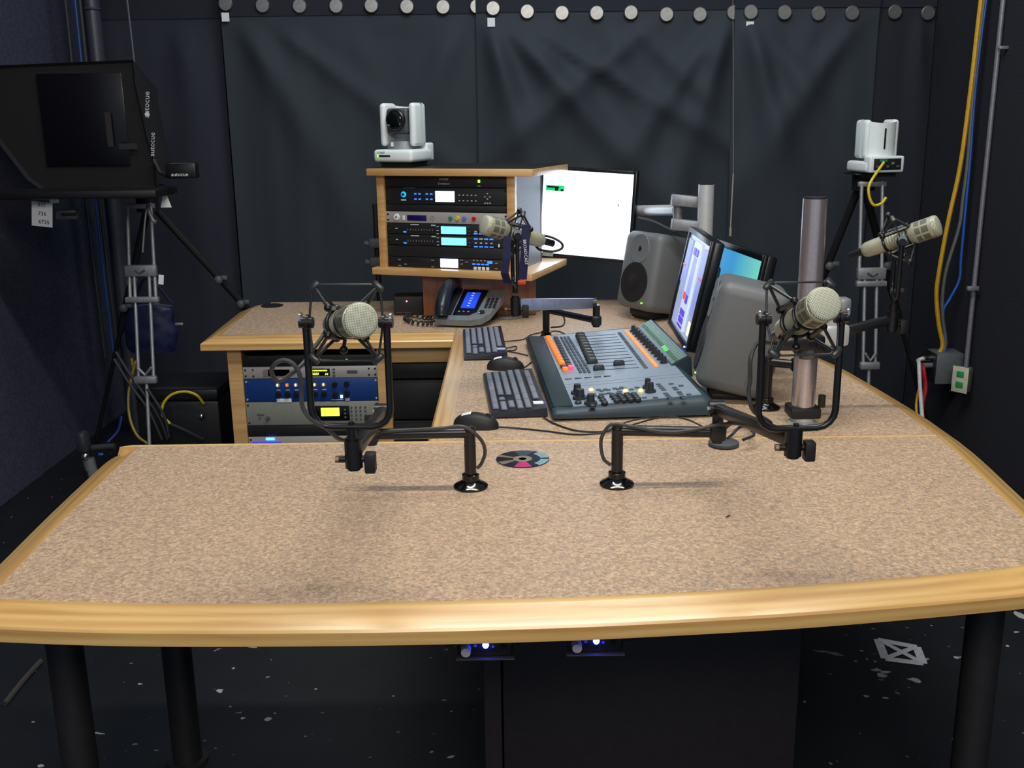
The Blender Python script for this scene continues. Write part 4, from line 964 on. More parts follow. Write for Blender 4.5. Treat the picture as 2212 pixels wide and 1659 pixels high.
ringsec(.022, .058, sd(62), sd(110), .0016, mat('disc_print_slate', (72, 98, 128), .25, .6), 'print')
solo('paper_scrap', MB().box(PZ(1368, 684, .752), (.018, .008, .002), M=None), PAPER, 'tiny white scrap on the desk below the far speaker', 'scrap')
solo('pencil_shaving', MB().tube([PZ(1568, 1117, .7515), PZ(1572, 1115, .7525), PZ(1577, 1113, .7515)], .0011, 6), BLKM, 'tiny black curled scrap alone on the front desk', 'scrap')

# cable coil and round pad by the right arm
gp = PZ(1563, 962, .7505)
pad = thing('headphones', 'grey round pad with thick black looped band beside the right boom arm', 'headphones', gp)
part('ear_pad', MB().lathe([(.001, 0), (.033, 0), (.036, .004), (.035, .009), (.028, .012), (.001, .012)], 36), mat('slate_grey_pad', (70, 76, 82), .5), pad)
part('headband', MB().tube([gp+V((-.012, .0, .012)), PY(1556, 938, 2.37), PY(1575, 915, 2.40), PY(1605, 903, 2.42), PY(1620, 912, 2.39), PY(1622, 926, 2.33)], .010, 10, flat=(0, 0, 1)), mat('dark_grey_band', (44, 46, 50), .5), pad, True)
part('cord', MB().tube([gp+V((.01, .01, .012)), PY(1580, 940, 2.34), PY(1600, 922, 2.35), PY(1622, 926, 2.30), PY(1628, 940, 2.27), PY(1605, 950, 2.25)], .0035, 8), RUB, pad, True)

# ------------------------------------------------------------------ telephone
PB = PZ(1010, 705, .7505)
ph = thing('telephone', 'silver and black desk telephone with a blue display below the rack box', 'telephone', M=Matrix.Translation(PB+V((-.022, -.03, 0))) @ RZ(sd(-12)) @ Matrix.Scale(1.12, 4))
PT = T(0, 0, .018) @ RX(sd(20))
plan = [(-.088, 0), (.030, 0), (.066, .012), (.088, .045), (.110, .15), (.110, .205), (-.088, .205)]
part('body', MB().prism(plan, -.012, .010, PT), mat('phone_silver', (132, 140, 146), .35, .3), ph)
part('rear_stand', MB().box((.0, .17, .030), (.16, .05, .058), .006), BLKM, ph)
part('display_surround', MB().prism([(-.035, .030), (.018, .030), (.042, .052), (.052, .20), (-.035, .20)], .010, .0125, PT), mat('phone_black_gloss', (12, 14, 22), .25), ph)
pd = part('display', MB().box((.006, .125, .0135), (.048, .105, .002), M=PT), glow('phone_blue_display', (26, 62, 190), 1.1), ph)
mk = MB()
for k in range(6): mk.box((.006, .085+k*.017, .0152), (.008, .003, .0008), M=PT)
part('menu_marks', mk, glow('pale_blue_marks', (190, 205, 255), .9), pd)
part('handset_cradle', MB().prism([(-.084, .03), (-.040, .03), (-.040, .20), (-.084, .20)], .010, .016, PT), BLKM, ph)
part('handset', MB().tube([PT @ V((-.066, .006, .020)), PT @ V((-.066, .03, .048)), PT @ V((-.066, .10, .066)), PT @ V((-.066, .17, .050)), PT @ V((-.066, .20, .020))], .023, 14), mat('handset_blue_black', (26, 36, 44), .3), ph)
for i in range(3):
    part('soft_key', MB().sph((-.018+i*.016, .050, .0135), .0045, (1, .8, .4), 10, M=PT), mat('phone_key_silver', (150, 154, 160), .3, .4), ph)
    for j in range(4): part('key', MB().box((.066+i*.014, .085+j*.018, .012), (.010, .011, .004), .001, M=PT), BLKM, ph)
part('navigation_key', MB().cyl((.060, .050, .010), (.060, .050, .0145), .010, n=14, M=PT), BLKM, ph); part('key', MB().sph((.052, .045, .013), .005, (1, 1, .5), 10, M=PT), MATS['phone_key_silver'], ph)
hc = MB()
cp0 = [PZ(938, 700, .758), PZ(915, 702, .758), PZ(886, 697, .758), PZ(876, 690, .758), PZ(886, 683, .758), PZ(915, 689, .758), PZ(936, 689, .758)]
co = []
P_ = smooth_path([(p.x, p.y) for p in cp0], 16)
for i, p in enumerate(P_): co.append(V((p.x+.007*math.cos(i*1.05), p.y+.007*math.cos(i*1.05), .763+.007*math.sin(i*1.05))))
part('coiled_cord', MB().tube(co, .0032, 6, curve=False), BLKM, ph, True)
solo('phone_accessory', MB().box(PZ(1094, 689, .7505)+V((0, 0, .004)), (.05, .03, .008), .002).box(PZ(1095, 684, .7505)+V((0, 0, .014)), (.003, .003, .018)), mat('grey_plastic_pad', (120, 122, 124), .4), 'small grey plastic pad with white upright clip right of the telephone', 'accessory')
bx = PZ(882, 681, .7505)
pw = thing('power_box', 'small black box with a red light left of the telephone', 'electronics box', bx+V((0, .05, 0)), sd(2))
part('case', MB().box((0, 0, .038), (.115, .10, .074), .004), BLKM, pw); part('red_light', MB().sph((-.006, -.051, .056), .003, n=8), glow('hot_red_led', (255, 90, 110), 10), pw)
part('lettering', MB().box((-.02, -.0508, .012), (.06, .001, .003)), mat('faint_red_ink', (90, 50, 54), .6), pw); part('top_line', MB().box((.0, -.0508, .067), (.09, .001, .002)), MATS['faint_red_ink'], pw)
for (x, y) in ((-.045, -.04), (.045, -.04), (-.045, .04), (.045, .04)): part('foot', MB().cyl((x, y, 0), (x, y, .003), .006, n=10), RUB, pw)

# ------------------------------------------------------------------ pan tilt cameras
LENS = mat('dark_lens_glass', (10, 14, 12), .08)
def ptz(label, M):
    t = thing('ptz_camera', label, 'camera', M=M, group=None)
    part('base', MB().box((0, -.005, .026), (.158, .158, .044), .012, 3), WHITE, t)
    part('base_foot', MB().box((0, 0, .003), (.13, .13, .006)).box((0, 0, -.007), (.12, .12, .014)), BLKM, t)
    part('rear_block', MB().box((0, .066, .036), (.150, .052, .064), .007, 3), WHITE, t)
    part('connector_recess', MB().box((.0, .0925, .037), (.118, .003, .044), .001), mat('connector_black', (26, 30, 32), .5), t)
    for i in range(5): part('socket', MB().box((-.045+i*.022, .095, .028+.012*(i % 2)), (.012, .003, .009), .001), TRIG if i % 2 else TRIGD, t)
    part('terminal', MB().box((.02, .096, .052), (.03, .006, .010)), mat('green_terminal', (40, 130, 80), .5), t)
    part('slot', MB().box((-.036, -.0845, .026), (.055, .002, .006)), BLK, t)
    part('status_light', MB().box((-.058, -.086, .026), (.006, .002, .006)), LEDG, t)
    part('lettering', MB().text('SONY', .012, T(-.045, -.0846, .037) @ RX(PI/2)), TRIG, t)
    part('turntable', MB().cyl((0, -.005, .048), (0, -.005, .076), .058, .046, n=28), mat('camera_mid_grey', (112, 118, 122), .4), t)
    part('badge', MB().box((-.012, -.060, .066), (.010, .002, .016)), WHITE, t)
    for sx in (-1, 1):
        part('arm', MB().box((sx*.0595, 0, .133), (.027, .088, .150), .0132, 4), WHITE, t)
    sh = MB()
    n = 16; vs = []
    for zz_ in (.062, .209):
        for r in (.060, .067):
            for i in range(n+1):
                a = PI*i/n; vs.append((r*math.cos(a)*1.10, .004+r*math.sin(a)*.95, zz_+(-.014*math.sin(a) if zz_ > .1 else 0)))
    k = n+1; fs = []
    for i in range(n):
        fs += [[i, i+1, 2*k+i+1, 2*k+i], [k+i, k+i+1, 3*k+i+1, 3*k+i], [2*k+i, 2*k+i+1, 3*k+i+1, 3*k+i], [i, i+1, k+i+1, k+i]]
    sh._add(vs, fs); part('rear_shell', sh, WHITE, t)
    part('rear_slot', MB().box((.004, .0685, .135), (.007, .003, .080), .001), BLK, t)
    part('head', MB().box((0, -.005, .145), (.088, .080, .090), .012, 3), mat('camera_head_grey', (70, 74, 76), .35), t)
    part('lens_barrel', MB().cyl((0, -.040, .150), (0, -.056, .150), .037, n=32).cyl((0, -.056, .150), (0, -.060, .150), .037, .033, n=32), BLK, t)
    part('lens', MB().lathe([(.030, 0), (.024, .004), (.012, .007), (.001, .008)], 28, T(0, -.0585, .150) @ RX(PI/2)), LENS, t)
    part('lens_marker', MB().box((-.022, -.0612, .132), (.009, .001, .006)).box((.022, -.0612, .136), (.006, .001, .006)), TRIG, t)
    return t
zt_ = HM.translation.z+Hh+.003
c1_ = HM @ V((.066, .115, .0)); 
ptz('white pan tilt camera standing on top of the raised rack box', Matrix.Translation(V((c1_.x, c1_.y, zt_+.014))) @ RZ(sd(-24)) @ Matrix.Scale(1.07, 4))
c2_ = PY(1888, 373, 4.15)
ptz('white pan tilt camera on the tripod at the right, seen from behind', Matrix.Translation(c2_) @ RZ(sd(192)) @ Matrix.Scale(.98, 4))
cable('camera_cable', [c2_+V((-.005, -.115, .045)), PY(1880, 395, 4.0), PY(1877, 420, 3.99), PY(1886, 442, 3.99), PY(1903, 440, 3.99), PY(1914, 427, 4.0)], .0055, YEL, 'short yellow cable looping below the right pan tilt camera')

# ------------------------------------------------------------------ tripods
def spread(A, B, t, x, dz=0): return A+(B-A)*t+V((x, 0, dz))
def tripod(label, A, B, s, w1, w2, others, head):
    """A, B: top and a low point of the leg that faces the desk; s: clamp positions along it"""
    foot = A+(B-A)*(A.z/(A.z-B.z)); foot.z = .008
    t = thing('tripod', label, 'tripod', (A.x, A.y+.25, 0))
    f = lambda k: (B-A).length*k/(foot-A).length
    P = lambda k, x: A+(foot-A)*f(k)+V((x, 0, 0))
    for sx in (-1, 1):
        part('leg_tube', MB().cyl(P(0, sx*w1*.9), P(s[1], sx*w1), .0075, n=12), TRIG, t, True)
        part('leg_tube', MB().cyl(P(s[0], sx*w2)+V((0, -.004, 0)), P(s[2], sx*w2)+V((0, -.004, 0)), .0070, n=12), TRIG, t, True)
    part('leg_tube', MB().cyl(P(s[2], 0), foot, .0075, n=12), TRIG, t, True)
    part('foot', MB().sph(foot+V((0, 0, .006)), .014, n=10), BLKM, t, True)
    h = (P(s[1], 0)-P(s[0], 0)).length
    c = MB().box(P(s[0], 0)+V((0, -.008, 0)), (w1*2+.022, .026, .045), .004)
    part('clamp', c, TRIG, t, True)
    part('clamp_mark', MB().tube([P(s[0], -.02)+V((0, -.022, .004)), P(s[0], 0)+V((0, -.022, -.008)), P(s[0], .02)+V((0, -.022, .004))], .005, 6, curve=False), TRIGD, t, True)
    part('clamp', MB().box(P(s[1], 0)+V((0, -.008, 0)), (w1*2+.030, .026, .022), .004), TRIG, t, True)
    part('clamp', MB().box(P(s[2], 0)+V((0, -.008, 0)), (w2*2+.030, .026, .030), .006), TRIG, t, True)
    part('clamp_peak', MB().tube([P(s[2], -w2*.9)+V((0, -.01, .05)), P(s[2], 0)+V((0, -.01, .02)), P(s[2], w2*.9)+V((0, -.01, .05))], .006, 8, curve=False), TRIG, t, True)
    for (q, kn) in others:
        q = V(q); part('rear_leg', MB().cyl(A+V((0, .12, 0)), A+V((0, .12, 0))+(q-A-V((0, .12, 0)))*.5, .016, n=10).cyl(A+V((0, .12, 0))+(q-A-V((0, .12, 0)))*.48, q, .010, n=10), BLKM, t, True)
        if kn:
            for f_ in (.30, .40):
                k = A+V((0, .12, 0))+(q-A-V((0, .12, 0)))*f_
                part('lock_knob', MB().sph(k+V((.0, -.03, 0)), .020, (1, .8, 1), 10).box(k+V((.025, -.03, .01)), (.03, .015, .02), .005), TRIGD, t, True)
    part('crown', MB().cyl(A+V((0, .10, -.04)), A+V((0, .10, head)), .045, n=20).box(A+V((0, .08, head+.004)), (.13, .15, .008), .003), BLKM, t, True)
    part('upper_bar', MB().box(A+V((0, 0, -.01)), (w1*2+.02, .02, .02), .003), TRIG, t, True)
    return t
A2, B2 = PY(1884, 392, 4.12), PY(1876, 830, 3.95)
hd = (c2_.z-.001)-A2.z-.008
tripod('grey twin rail tripod at the right under the white pan tilt camera', A2, B2, (.45, .50, .905), .045, .024, [((1.20, 4.75, .008), True), ((2.0, 4.70, .008), True)], hd)
A1, B1 = PY(300, 440, 4.22), PY(322, 940, 3.95)
tripod('grey twin rail tripod at the left under the black prompter hood', A1, B1, (.29, .415, .76), .052, .030, [((-.75, 4.85, .008), True), ((-2.0, 4.70, .008), True)], .06)

# ------------------------------------------------------------------ prompter and the clutter at the left
yh = 4.02
pr3 = thing('prompter_hood', 'large black fabric prompter hood on the left tripod', 'prompter', PY(190, 430, yh))
HB = mat('black_hood_cloth', (7, 8, 12), .85, 0, .2, 300, .2)
top = [PY(-40, 143, yh), PY(287, 129, yh), PY(292, 180, yh), PY(318, 300, yh), PY(336, 350, yh), PY(338, 405, yh), PY(100, 418, yh), PY(58, 388, yh), PY(-40, 262, yh)]
m = MB(); n = len(top); cen = sum(top, V())/n
vs = [p.copy() for p in top]+[cen+(p-cen)*.72+V((0, .42, -.02)) for p in top]+[cen+(p-cen)*.96+V((0, .012, 0)) for p in top]
m._add(vs, [[i, (i+1) % n, n+(i+1) % n, n+i] for i in range(n)]+[[n+i for i in range(n)]]+[[i, (i+1) % n, 2*n+(i+1) % n, 2*n+i] for i in range(n)]+[[2*n+i for i in range(n)]], smooth=False)
part('hood', m, HB, pr3, True)
part('glass', MB().box(PY(150, 260, yh-.004)+V((.05, .01, .0)), (.32, .004, .34), .01), mat('dark_prompter_glass', (7, 7, 12), .25), pr3, True)
part('base_plate', MB().box((PY(190, 416, yh-.06)), (.60, .26, .030), .006), mat('prompter_plate_black', (10, 10, 14), .5), pr3, True)
part('bracket', MB().tube([PY(332, 345, yh-.01), PY(345, 372, yh-.03), PY(362, 380, yh-.04)], .008, 8, curve=False), BLKM, pr3, True)
part('lettering', MB().text('autocue', .030, frame(PY(317, 226, yh-.008), (.12, 0, .99), (-.99, 0, .12), (0, -1, 0))), INK, pr3, True)
part('lettering', MB().text('autocue', .028, frame(PY(329, 312, yh-.008), (.12, 0, .99), (-.99, 0, .12), (0, -1, 0))), INK, pr3, True)
part('logo_dot', MB().cyl(PY(318, 247, yh-.004), PY(318, 247, yh-.010), .009, n=16), INK, pr3, True)
part('tape_strip', MB().box(PY(236, 280, yh-.012), (.022, .003, .125), M=None), mat('dark_brown_tape', (34, 28, 31), .7), pr3, True)
part('tape_strip', MB().box(PY(277, 316, yh-.012), (.07, .003, .022)), MATS['dark_brown_tape'], pr3, True)
tl = thing('tally_box', 'small black box lettered in white on the bracket right of the hood', 'tally light', PY(394, 386, yh-.05))
part('case', MB().box(PY(394, 368, yh-.05), (.115, .05, .058), .006), mat('tally_black', (14, 14, 18), .4), tl, True)
part('lettering', MB().text('autocue', .020, frame(PY(388, 377, yh-.077), (1, 0, .0), (0, 0, 1), (0, -1, 0))), INKW, tl, True)
part('edge_line', MB().box(PY(390, 353, yh-.077), (.08, .002, .004)), INKB, tl, True)
pn = thing('paper_note', 'white paper note with handwritten numbers hanging at the far left', 'note', PY(92, 490, 3.93))
part('sheet', MB().box((0, 0, 0), (.078, .0012, .092), M=Matrix.Translation(PY(91, 463, 3.93)) @ RY(sd(7))), PAPER, pn, True)
part('handwriting', MB().text('377', .021, frame(PY(90, 443, 3.928), (.99, 0, -.12), (.12, 0, .99), (0, -1, 0))).text('736', .021, frame(PY(91, 462, 3.928), (.99, 0, -.12), (.12, 0, .99), (0, -1, 0))).text('6735', .021, frame(PY(95, 480, 3.928), (.99, 0, -.12), (.12, 0, .99), (0, -1, 0))), INKB, pn, True)
part('clip', MB().box(PY(117, 434, 3.92), (.036, .012, .016), .005), INKW, pn, True)
rb = thing('rail_box', 'small dark box with a pale rim hanging below the prompter plate', 'camera part', PY(148, 475, 3.92))
part('case', MB().box(PY(148, 463, 3.95), (.085, .05, .035), .004, taper=(.85, 1)), mat('rail_box_grey', (62, 64, 68), .5), rb, True)
part('opening', MB().box(PY(148, 463, 3.923), (.055, .004, .012)), BLK, rb, True)
solo('cable_tail', MB().tube([PY(320, 442, 4.05), PY(322, 455, 4.04), PY(330, 475, 4.04), PY(337, 480, 4.04)], .008, 8), TRIG, 'pale strap end dangling at the top of the left tripod', 'strap')
solo('strap_end', MB().tube([PY(318, 442, 4.06), PY(313, 480, 4.05), PY(308, 545, 4.05)], .004, 8), TRIG, 'thin pale cord hanging between the left tripod rails', 'cord')
solo('paper_tag', MB().prism([(-.02, -.03), (.022, -.03), (.004, .03), (-.004, .03)], 0, .002, Matrix.Translation(PY(357, 431, 4.0)) @ RX(PI/2)), PAPER, 'small white triangular tag right of the prompter plate', 'tag')
solo('white_tag', MB().box((0, 0, 0), (.02, .002, .038), M=Matrix.Translation(PY(348, 604, 4.05)) @ RY(sd(8))), PAPER, 'small white tag hanging right of the left tripod clamp', 'tag')
bg = thing('sand_bag', 'dark blue bag hanging behind the rails of the left tripod', 'bag', PY(325, 775, 4.42))
BAGM = mat('dark_navy_nylon', (26, 32, 70), .5, 0, .3, 40, .4)
bc = PY(325, 705, 4.52)
def bagf(u, v):
    a = 2*PI*u; z = -.115+v*.225; k = (1-(abs(v-.45)/.56)**3*.35)*(1 if v < .93 else .7)
    return bc+V((.118*k*math.cos(a)*(1+.12*noise.noise(V((math.cos(a)*2, v*4, 1)))), .05*k*math.sin(a)*(1+.3*noise.noise(V((math.sin(a)*3, v*5, 2)))), z))
m = MB().grid(bagf, 30, 18, uv=False); m._add([bagf(i/30, 0) for i in range(30)], [list(range(30))]); m._add([bagf(i/30, 1) for i in range(30)], [list(range(30))])
part('pouch', m, BAGM, bg, True, sharp=180)
part('handle', MB().tube([PY(290, 652, 4.42), PY(318, 600, 4.40), PY(372, 655, 4.42)], .006, 8), BAGM, bg, True)
part('zip', MB().tube([PY(280, 662, 4.385), PY(330, 658, 4.375), PY(372, 661, 4.385)], .003, 6), TRIGD, bg, True)
part('buckle', MB().box(PY(387, 700, 4.39), (.035, .01, .012), .003), TRIG, bg, True)
cs = thing('equipment_case', 'black case with metal latches on the floor left of the rack desk', 'case', V((-1.36, 4.15, 0)))
part('case', MB().box((-1.37, 4.20, .20), (.34, .30, .39), .012).box((-1.37, 4.20, .42), (.34, .30, .05), .012), mat('case_black', (20, 22, 26), .45), cs, True)
part('latch', MB().sph(PY(435, 899, 4.02), .013, (1, .8, .9), 12).cyl(PY(435, 899, 4.05), PY(435, 899, 4.02), .008, n=10), CHROME, cs, True)
part('edge_trim', MB().box((-1.37, 4.045, .452), (.34, .006, .006)), MATS['dark_grey_metal_line'], cs, True)
YG = 'yellow cables at the left tripod'
cable('yellow_cable', [PY(440, 872, 4.02), PY(425, 854, 4.0), PY(400, 846, 4.0), PY(372, 852, 4.0), PY(353, 872, 4.0), PY(351, 896, 4.0), PY(367, 915, 4.0)], .0055, YEL, 'bright yellow cable bent in a wide arc beside the black case', YG)
cable('yellow_cable', [PY(284, 774, 4.10), PY(289, 800, 4.10), PY(290, 790, 4.08), PY(293, 782, 4.08), PY(283, 820, 4.08), PY(277, 860, 4.05), PY(281, 905, 4.02), PY(296, 940, 4.0), PY(318, 958, 4.0)], .0055, mat('dull_yellow_cable', (150, 128, 40), .5), 'dull yellow cable curving down along the left tripod rails', YG)
cable('blue_floor_cable', [PY(262, 900, 4.2), PY(255, 930, 4.15), PY(232, 956, 4.1)], .006, mat('dark_blue_cable', (24, 40, 120), .5), 'dark blue cable hanging left of the left tripod')
GG = 'grey cables behind the left tripod'
for k, pts in enumerate([[(250, 760), (275, 800), (310, 850), (345, 905), (362, 950)], [(246, 775), (280, 830), (320, 885), (350, 950)], [(318, 840), (335, 865), (355, 900), (365, 945)], [(368, 916), (400, 930), (440, 950)]]):
    cable('grey_cable', [PY(x, y, 4.0-.012*k) for x, y in pts], .0062, mat('dusty_grey_cable', (38, 41, 45), .6), ['thick dusty cable behind the left tripod, uppermost', 'thick dusty cable behind the left tripod, lower of the long pair', 'short dusty cable close to the lowest tripod rod', 'grey cable continuing from the end of the yellow arc'][k], GG)
ls = thing('light_stand', 'dark stand with a bright metal collar just beyond the left desk edge', 'stand', V(PY(195, 985, 3.55))*1.0)
lx = PY(190, 985, 3.5)
ls.location = (lx.x, lx.y, 0); WM[ls.name] = Matrix.Translation(V((lx.x, lx.y, 0))); ls.matrix_world = WM[ls.name]
part('column', MB().cyl((0, 0, .01), (0, 0, lx.z-.05), .020, n=16).cyl((0, 0, 0), (0, 0, .01), .09, n=20), BLKM, ls)
part('tape_sleeve', MB().cyl(V((.012, 0, lx.z-.09)), V((.0, 0, lx.z-.01)), .021, n=16), mat('silver_grey_tape', (100, 106, 106), .5), ls)
part('collar', MB().sph((-.002, -.018, lx.z+.005), .014, n=12), CHROME, ls)
part('head', MB().box((-.01, 0, lx.z+.055), (.045, .05, .075), .012, taper=(.6, 1)).cyl((.02, 0, lx.z+.03), (.10, 0, lx.z+.035), .012, n=12), mat('stand_head_grey', (44, 46, 50), .5), ls)
part('blue_knob', MB().box((.055, -.02, lx.z+.012), (.018, .01, .008), .003), BLUC, ls)
# ceiling drops at the left
pp = thing('wall_pipe', 'grey vertical pipe behind the prompter hood at upper left', 'pipe', PY(215, 130, 5.0))
x_, y_ = PY(203, 60, 4.95).x, 4.95
part('pipe', MB().cyl((x_, y_, 0), (x_, y_, 2.75), .036, n=20), mat('dull_grey_pipe', (66, 68, 80), .4, .2), pp, True)
part('strap_clip', MB().torus((x_, y_, 2.0), .037, .006), MATS['dull_grey_pipe'], pp, True)
for (px, r, m, lb) in ((166, .006, mat('dim_blue_cable', (24, 66, 130), .5), 'thin blue cable hanging beside the grey pipe'), (176, .009, MATS['dusty_grey_cable'], 'grey cable hanging beside the blue cable at upper left'), (145, .007, MATS['dusty_grey_cable'], 'dusty cable nearest the left edge, hanging from above')):
    a = PY(px, 60, 4.85); cable('hanging_cable', [V((a.x, a.y, 2.7)), V((a.x+.005, a.y, 2.0)), V((a.x-.005, a.y, 1.2)), V((a.x, a.y, .4))], r, m, lb, 'cables hanging at the upper left')
a = PY(281, 60, 4.9); cable('hanging_cable', [V((a.x-.015, a.y, 2.7)), V((a.x, a.y, 2.0)), V((a.x+.01, a.y, 1.3))], .004, mat('pale_cord', (96, 100, 108), .6), 'thin pale cord hanging down to the corner of the hood', 'cables hanging at the upper left')
# clamp behind the rack box
kc = PY(815, 545, 4.45)
kl = thing('stand_clamp', 'grey double clamp on a black stand left of the raised rack box', 'stand', V((kc.x, kc.y, 0)))
part('pole', MB().cyl((0, 0, 0), (0, 0, 1.15), .012, n=12), BLKM, kl)
for z in (PY(815, 524, 4.45).z, PY(806, 564, 4.45).z): part('clamp', MB().box((-.005, -.02, z), (.05, .04, .04), .008).cyl((-.05, -.02, z), (0, -.02, z-.01), .012, n=10), TRIGD, kl)

# ------------------------------------------------------------------ right wall fittings
yj = 4.55
jb = thing('junction_box', 'grey metal junction box on the right wall with plugs in its side', 'junction box', (2.02, yj, PY(2040, 830, yj).z))
z0_, z1_ = PY(2040, 830, yj).z, PY(2040, 765, yj).z; xj0, xj1 = PY(2022, 800, yj).x, 2.0585
part('box', MB().box(((xj0+xj1)/2, yj+.06, (z0_+z1_)/2), (xj1-xj0, .12, z1_-z0_), .004), mat('galvanised_grey_paint', (112, 118, 124), .5, .3), jb, True)
part('cover_plate', MB().box((xj0-.003, yj+.06, (z0_+z1_)/2), (.005, .118, z1_-z0_-.004), .001), BLKM, jb, True)
for k in range(2): part('plug', MB().cyl((xj0-.05, yj+.03, z1_-.025-.035*k), (xj0-.005, yj+.04, z1_-.025-.035*k), .013, n=12), CHROME if k == 0 else TRIG, jb, True)
RG = 'cables running down the right wall'
jt = V((PY(2045, 760, yj).x, yj+.05, z1_))
xw = lambda px, py, y=4.6: PY(px, py, y)
cable('wall_cable', [xw(2124, -40), xw(2112, 60), xw(2096, 200), xw(2074, 360), xw(2048, 480), xw(2028, 590), xw(2023, 640), xw(2028, 700), xw(2036, 745), jt+V((-.02, 0, -.02))], .0095, YELD, 'thick golden yellow cable hanging to the junction box', RG)
cable('wall_cable', [xw(2131, -40), xw(2118, 60), xw(2102, 200), xw(2090, 350), xw(2080, 430), xw(2072, 490), xw(2045, 580), xw(2036, 640), xw(2037, 690), xw(2043, 740), jt+V((.0, 0, -.02))], .0075, mat('grey_wall_cable', (96, 100, 100), .5), 'grey cable hanging beside the golden yellow one', RG)
cable('wall_cable', [xw(2136, -40), xw(2122, 60), xw(2106, 200), xw(2095, 350), xw(2084, 470), xw(2076, 560), xw(2072, 605), xw(2052, 645), xw(2038, 672), xw(2040, 720), jt+V((.02, 0, -.02))], .006, BLUC, 'bright blue cable hanging on the right wall', RG)
WG = 'leads plugged into the junction box'
a_ = V((xj0-.05, yj+.03, z1_-.025))
cable('plug_lead', [a_, a_+V((-.025, 0, -.01)), xw(1985, 785, 4.5), xw(1987, 830, 4.45), xw(1992, 900, 4.40), xw(1998, 960, 4.35)], .0085, INKW, 'thick white lead curving down from the junction box', WG)
cable('plug_lead', [a_+V((0, .01, -.035)), xw(1995, 800, 4.56), xw(1999, 840, 4.54), xw(1992, 880, 4.5), xw(1996, 960, 4.45)], .010, REDC, 'red lead behind the white one below the junction box', WG)
cable('plug_lead', [xw(1988, 830, 4.5), xw(1981, 860, 4.48), xw(1980, 890, 4.45), xw(1990, 940, 4.42)], .006, YELD, 'thin yellow lead bowed left below the junction box', WG)
cp_ = thing('conduit', 'long pale metal conduit on the right wall running down to the outlet', 'conduit', (2.045, 4.49, .40))
co_a, co_b = PY(2176, -30, 4.45), PY(2086, 800, 4.45)
part('pipe', MB().tube([V((2.046, 4.49, 2.6)), V((2.044, 4.49, 1.2)), V((co_b.x, 4.45, co_b.z))], .0105, 14, sub=4), mat('conduit_grey', (140, 138, 148), .4, .4), cp_, True)
part('strap_clip', MB().box(PY(2101, 623, 4.44), (.05, .02, .02), .004), TRIG, cp_, True); part('strap_clip', MB().box(PY(2167, 103, 4.44), (.04, .02, .014), .004), TRIG, cp_, True)
ol = thing('power_outlet', 'cream double power outlet with green sockets right of the junction box', 'power outlet', (co_b.x, 4.45, PY(2080, 845, 4.45).z))
OM = frame(PY(2074, 820, 4.42), V((.62, -.78, 0)), V((.78, .62, 0)), (0, 0, 1)) 
part('back_box', MB().box((.0, .022, 0), (.068, .040, .110), .004, M=OM), MATS['galvanised_grey_paint'], ol, True)
part('cover_plate', MB().box((0, -.001, 0), (.074, .005, .118), .002, M=OM), mat('cream_plate', (206, 208, 180), .45), ol, True)
for z in (.024, -.024): part('socket', MB().box((0, -.004, z), (.034, .003, .028), .008, M=OM), mat('green_socket', (60, 150, 86), .4), ol, True)
solo('hanging_stick', MB().cyl(PY(1584, 375, 4.9), V((PY(1584, 375, 4.9).x, 5.10, 2.22)), .0010, n=6).cyl(PY(1584, 375, 4.9), PY(1578, 492, 4.9), .0035, n=10).cyl(PY(1578, 492, 4.9), PY(1577.5, 510, 4.9), .006, n=10), mat('pale_wood_stick', (170, 158, 140), .6), 'thin pale stick hanging upright before the curtain beside the rear pole', 'stick')

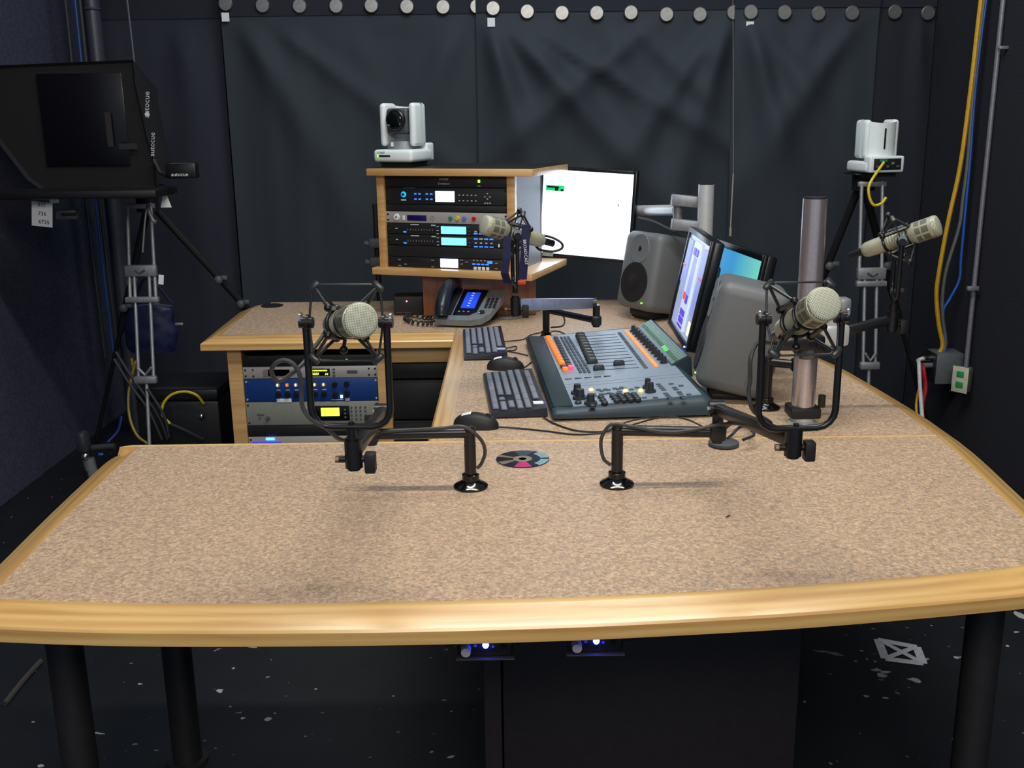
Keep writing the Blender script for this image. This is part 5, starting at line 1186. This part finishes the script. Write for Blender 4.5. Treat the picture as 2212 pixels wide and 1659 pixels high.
# ------------------------------------------------------------------ below the front desk
def amp(label, px, py, y):
    c = PY(px, py, y); zt2 = .7035
    t = thing('headphone_amplifier', label, 'headphone amplifier', (c.x, c.y, c.z-.02), group='headphone amplifiers under the desk front')
    part('case', MB().box((c.x, c.y+.05, c.z), (.092, .10, .034), .004), BLK, t, True)
    part('front_plate', MB().box((c.x, c.y-.001, c.z), (.086, .004, .030), .002), mat('amp_front_black', (20, 20, 28), .35), t, True)
    part('lip', MB().box((c.x, c.y-.004, c.z-.0185), (.096, .012, .0025), .001), mat('amp_lip_grey', (74, 74, 82), .35, .4), t, True)
    part('bracket', MB().box((c.x-.058, c.y+.06, (c.z-.012+zt2)/2), (.02, .08, zt2-c.z+.012), .006).box((c.x+.058, c.y+.06, (c.z-.012+zt2)/2), (.02, .08, zt2-c.z+.012), .006), BLKM, t, True)
    part('volume_knob', MB().cyl((c.x-.031, c.y-.003, c.z-.001), (c.x-.031, c.y-.018, c.z-.001), .0085, .0078, n=20), mat('satin_silver_knob', (196, 196, 200), .3, .35), t, True)
    part('power_light', MB().sph((c.x+.001, c.y-.006, c.z+.006), .0055, n=10), LEDB, t, True)
    part('jack', MB().cyl((c.x+.030, c.y-.0035, c.z+.004), (c.x+.030, c.y-.001, c.z+.004), .006, n=14), GBLK, t, True)
    part('marks', MB().box((c.x-.016, c.y-.0035, c.z+.004), (.005, .001, .005)).box((c.x+.013, c.y-.0035, c.z+.002), (.004, .001, .004)), mat('pale_blue_marks2', (110, 120, 190), .5), t, True)
    return t
amp('headphone amplifier under the desk edge with the larger blue glow, left one', 1048, 1397, 1.52)
amp('headphone amplifier under the desk edge with the smaller blue glow, right one', 1286, 1388, 1.53)
eq = thing('equipment_cabinet', 'tall black cabinet standing on the floor under the front desk', 'cabinet', (.28, 2.15, 0))
xa, xb = PY(1086, 1500, 1.98).x, PY(1728, 1500, 1.98).x
part('body', MB().box(((xa+xb)/2, 2.14, .345), (xb-xa, .30, .67), .004), mat('cabinet_black_laminate', (38, 34, 40), .55), eq, True)
part('side_column', MB().box((xa-.022, 2.13, .345), (.038, .30, .67), .003), mat('cabinet_column_black', (44, 38, 44), .55), eq, True)
part('plinth', MB().box(((xa+xb)/2, 2.14, .005), (xb-xa-.02, .28, .01)), BLKM, eq, True)
# X of white tape
def tq(a, b, w_, z):
    p, q = PZ(*a, 0), PZ(*b, 0); d = (q-p).normalized(); n_ = V((-d.y, d.x, 0))*w_/2
    return [V((v.x, v.y, z)) for v in (p-n_, q-n_, q+n_, p+n_)]
tp = MB()
TLc, TRc, BRc, BLc = (1896, 1382), (1980, 1398), (1994, 1434), (1912, 1424)
for k, (a, b) in enumerate(((TLc, TRc), (TRc, BRc), (BRc, BLc), (BLc, TLc), (TLc, BRc), (TRc, BLc))):
    v = tq(a, b, .024 if k < 4 else .017, .0006+.0004*k); w2 = [x+V((0, 0, .0003)) for x in v]
    tp._add(v+w2, [[3, 2, 1, 0], [4, 5, 6, 7], [0, 1, 5, 4], [1, 2, 6, 5], [2, 3, 7, 6], [3, 0, 4, 7]], smooth=False)
solo('tape_mark', tp, mat('white_cloth_tape', (214, 218, 222), .7), 'white tape square crossed with an X on the black floor', 'tape mark')
cable('floor_cable', [PZ(10, 1520, .008), PZ(50, 1470, .008), PZ(88, 1428, .008)], .008, mat('dull_brown_cable', (60, 58, 54), .6), 'dull cable lying straight on the floor at the far left')
